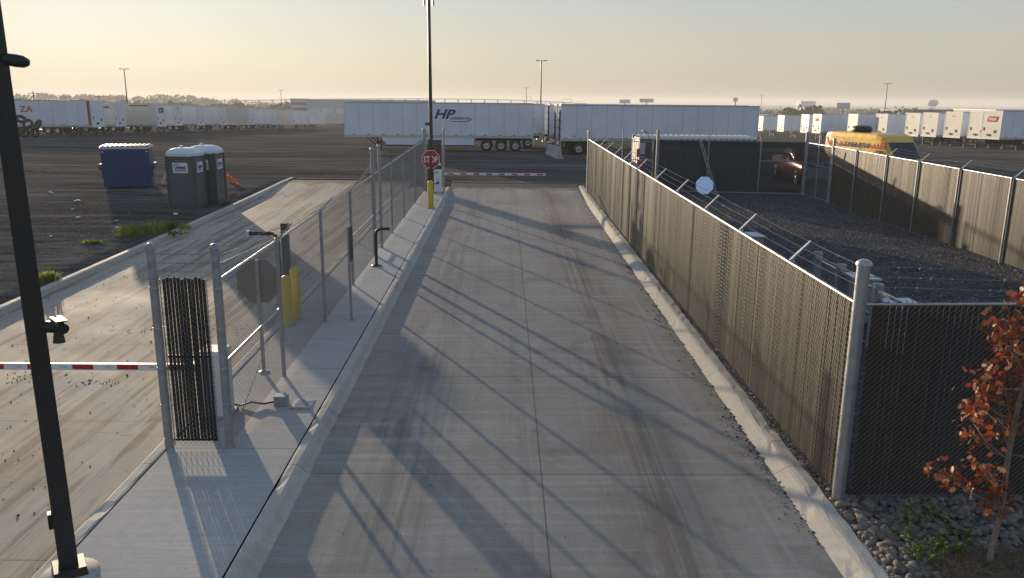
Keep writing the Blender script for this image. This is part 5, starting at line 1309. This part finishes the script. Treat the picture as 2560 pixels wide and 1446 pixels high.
wh = block('warehouse', 'long pale grey warehouse with tall bays far behind the left row', 'warehouse', -66, 395, 62, 40, 10.9, M['haze_wall'], M['far_roof'], 0)
b = MB()
for k in range(10): b.bb((-30 + k * 6.2 + .5, -20.1, .6), (-30 + k * 6.2 + 5.4, -19.98, 7.2))
o = obj('bay_panel', b, mat('pale_bay', (.62, .68, .70), .6, 0, .05, .1)); o.parent = wh
b = MB(); b.bb((-31.4, -20.6, 0), (-23.5, -18, 11.6)); o = obj('corner_tower', b, M['far_roof']); o.parent = wh
b = MB()
for k in range(4): b.bb((-31.1, -20.75, 1.6 + k * 2.4), (-24, -20.55, 2.7 + k * 2.4))
o = obj('window_band', b, M['far_dark']); o.parent = wh
HG = 'far buildings beyond the right row'
block('shed', 'white gabled shed in front of the large dark tree clump', 'shed', 172, 318, 12, 9, 5.0, M['far_wall'], M['far_roof'], 3, 2.6, HG)
block('warehouse', 'low white warehouse right of the plain blue-white trailer', 'warehouse', 148, 420, 46, 20, 6.4, M['far_wall'], M['far_roof'], 6, 0, HG)
block('warehouse', 'long dark-roofed warehouse behind the cream noses', 'warehouse', 212, 380, 62, 26, 9.6, M['far_dark'], M['far_dark'], 5, 0, HG)
block('house', 'tan gabled house left of the long dark warehouse', 'house', 186, 310, 11, 9, 5.2, M['far_tan'], M['far_tan'], 3, 2.4, HG)
block('house', 'second tan gabled house beside the first', 'house', 198, 318, 9, 8, 5.0, M['far_tan'], M['far_roof'], 2, 2.6, HG)
block('warehouse', 'long tan warehouse with a pale flat roof at the far right', 'warehouse', 235, 330, 90, 30, 9.4, M['far_tan'], M['far_roof'], 9, 0, HG)
block('house', 'small white building left of the shed', 'building', 141, 330, 8, 7, 5.6, M['far_wall'], M['far_roof'], 2, 0, HG)
block('tower_block', 'tall pale blue tower block on the right horizon', 'tower block', 442, 1200, 22, 18, 19, M['haze_wall'], M['haze_wall'], 4, 0, HG)
block('office_block', 'wide low office block under the tower block on the right horizon', 'building', 430, 1120, 46, 20, 11, M['haze_wall'], M['far_roof'], 6, 0, HG)
# water tower
x, y = 576, 1100; z = gz(x, y); s = thing('water_tower', 'pale water tower standing on the right horizon', 'water tower', (x, y, z))
b = MB()
for k in range(6): a_ = k * math.pi / 3; b.cyl((x + 4.5 * math.cos(a_), y + 4.5 * math.sin(a_), z), (x + 4 * math.cos(a_), y + 4 * math.sin(a_), z + 15), .35, 6)
obj('legs', b, M['haze_wall'], s)
b = MB(); b.lathe([(1, 13.5), (5, 14.5), (7, 16.5), (7.2, 19), (6, 21.2), (2.5, 22.4), (.01, 22.8)], (x, y, z), 20); obj('tank', b, M['haze_wall'], s)
# billboards
for (x, y, zc, w_, lab) in ((102.5, 700, 4.3, 9, 'left billboard over the roof of the plain trailer'), (121, 700, 5.2, 12, 'second billboard over the roof of the plain trailer'), (197, 700, 6.6, 4, 'tall narrow billboard near the right end of the plain trailer'), (178, 430, 3.2, 7, 'billboard beyond the low white warehouse')):
    z = gz(x, y); s = thing('billboard', lab, 'billboard', (x, y, z), 0, 'billboards on the far plain')
    b = MB(); b.cyl((x, y, z), (x, y, zc - 1), .5, 8); obj('pole', b, M['far_dark'], s)
    b = MB(); b.bb((x - w_ / 2, y - .5, zc - 1.6), (x + w_ / 2, y + .2, zc + 1.6)); obj('panel', b, M['far_tan'], s)
    b = MB(); b.bb((x - w_ / 2 + .4, y - .6, zc - 1.3), (x + w_ / 2 - .4, y - .48, zc + 1.3)); obj('poster', b, M['haze_wall'], s)
# viaduct on the horizon behind the lettered trailer
s = thing('viaduct', 'long thin road viaduct on piers along the horizon above the lettered trailer', 'bridge', (0, 1300, gz(0, 1300)))
def dz(x): return 5.9 - .00016 * (x + 60) ** 2 * (1 if x > -60 else .25)
b = MB(); k = -420
while k < 130:
    z0_, z1_ = dz(k), dz(k + 10); b.add([(k, 1300, z0_ - 1.3), (k + 10, 1300, z1_ - 1.3), (k + 10, 1300, z1_), (k, 1300, z0_), (k, 1312, z0_ - 1.3), (k + 10, 1312, z1_ - 1.3), (k + 10, 1312, z1_), (k, 1312, z0_)], [(0, 1, 2, 3), (7, 6, 5, 4), (3, 2, 6, 7), (0, 4, 5, 1)]); k += 10
obj('deck', b, M['jersey'], s)
for i in range(26):
    k = -410 + i * 21; b = MB(); b.cyl((k, 1306, gz(k, 1306)), (k, 1306, dz(k) - 1.3), 1.0, 8); b.bb((k - 1.2, 1300.5, dz(k) - 2.4), (k + 1.2, 1311.5, dz(k) - 1.28)); obj('pier', b, M['jersey'], s)
for k in (28, 92):
    b = MB(); h_ = dz(k); b.cyl((k, 1299, h_), (k, 1299, h_ + 5), .3, 6); b.cyl((k + 14, 1299, h_ - .5), (k + 14, 1299, h_ + 5), .3, 6); b.bb((k, 1298.6, h_ + 4.4), (k + 14, 1299.4, h_ + 5)); obj('sign_gantry', b, M['far_dark'], s)

# ------------------------------------------------------------------ air
b = MB(); b.bb((-6300, -300, -15), (6300, 6800, 22))
hz = bpy.data.materials.new('haze'); hz.use_nodes = True; nt = hz.node_tree; nt.nodes.remove(nt.nodes['Principled BSDF'])
pv = nt.nodes.new('ShaderNodeVolumePrincipled'); pv.inputs['Color'].default_value = (.90, .885, .85, 1); pv.inputs['Density'].default_value = .0004; pv.inputs['Anisotropy'].default_value = .15
nt.links.new(pv.outputs[0], nt.nodes['Material Output'].inputs['Volume'])
o = obj('haze', b, hz); tag(o, 'pale evening haze over the whole lot', 'haze', None, 'stuff')
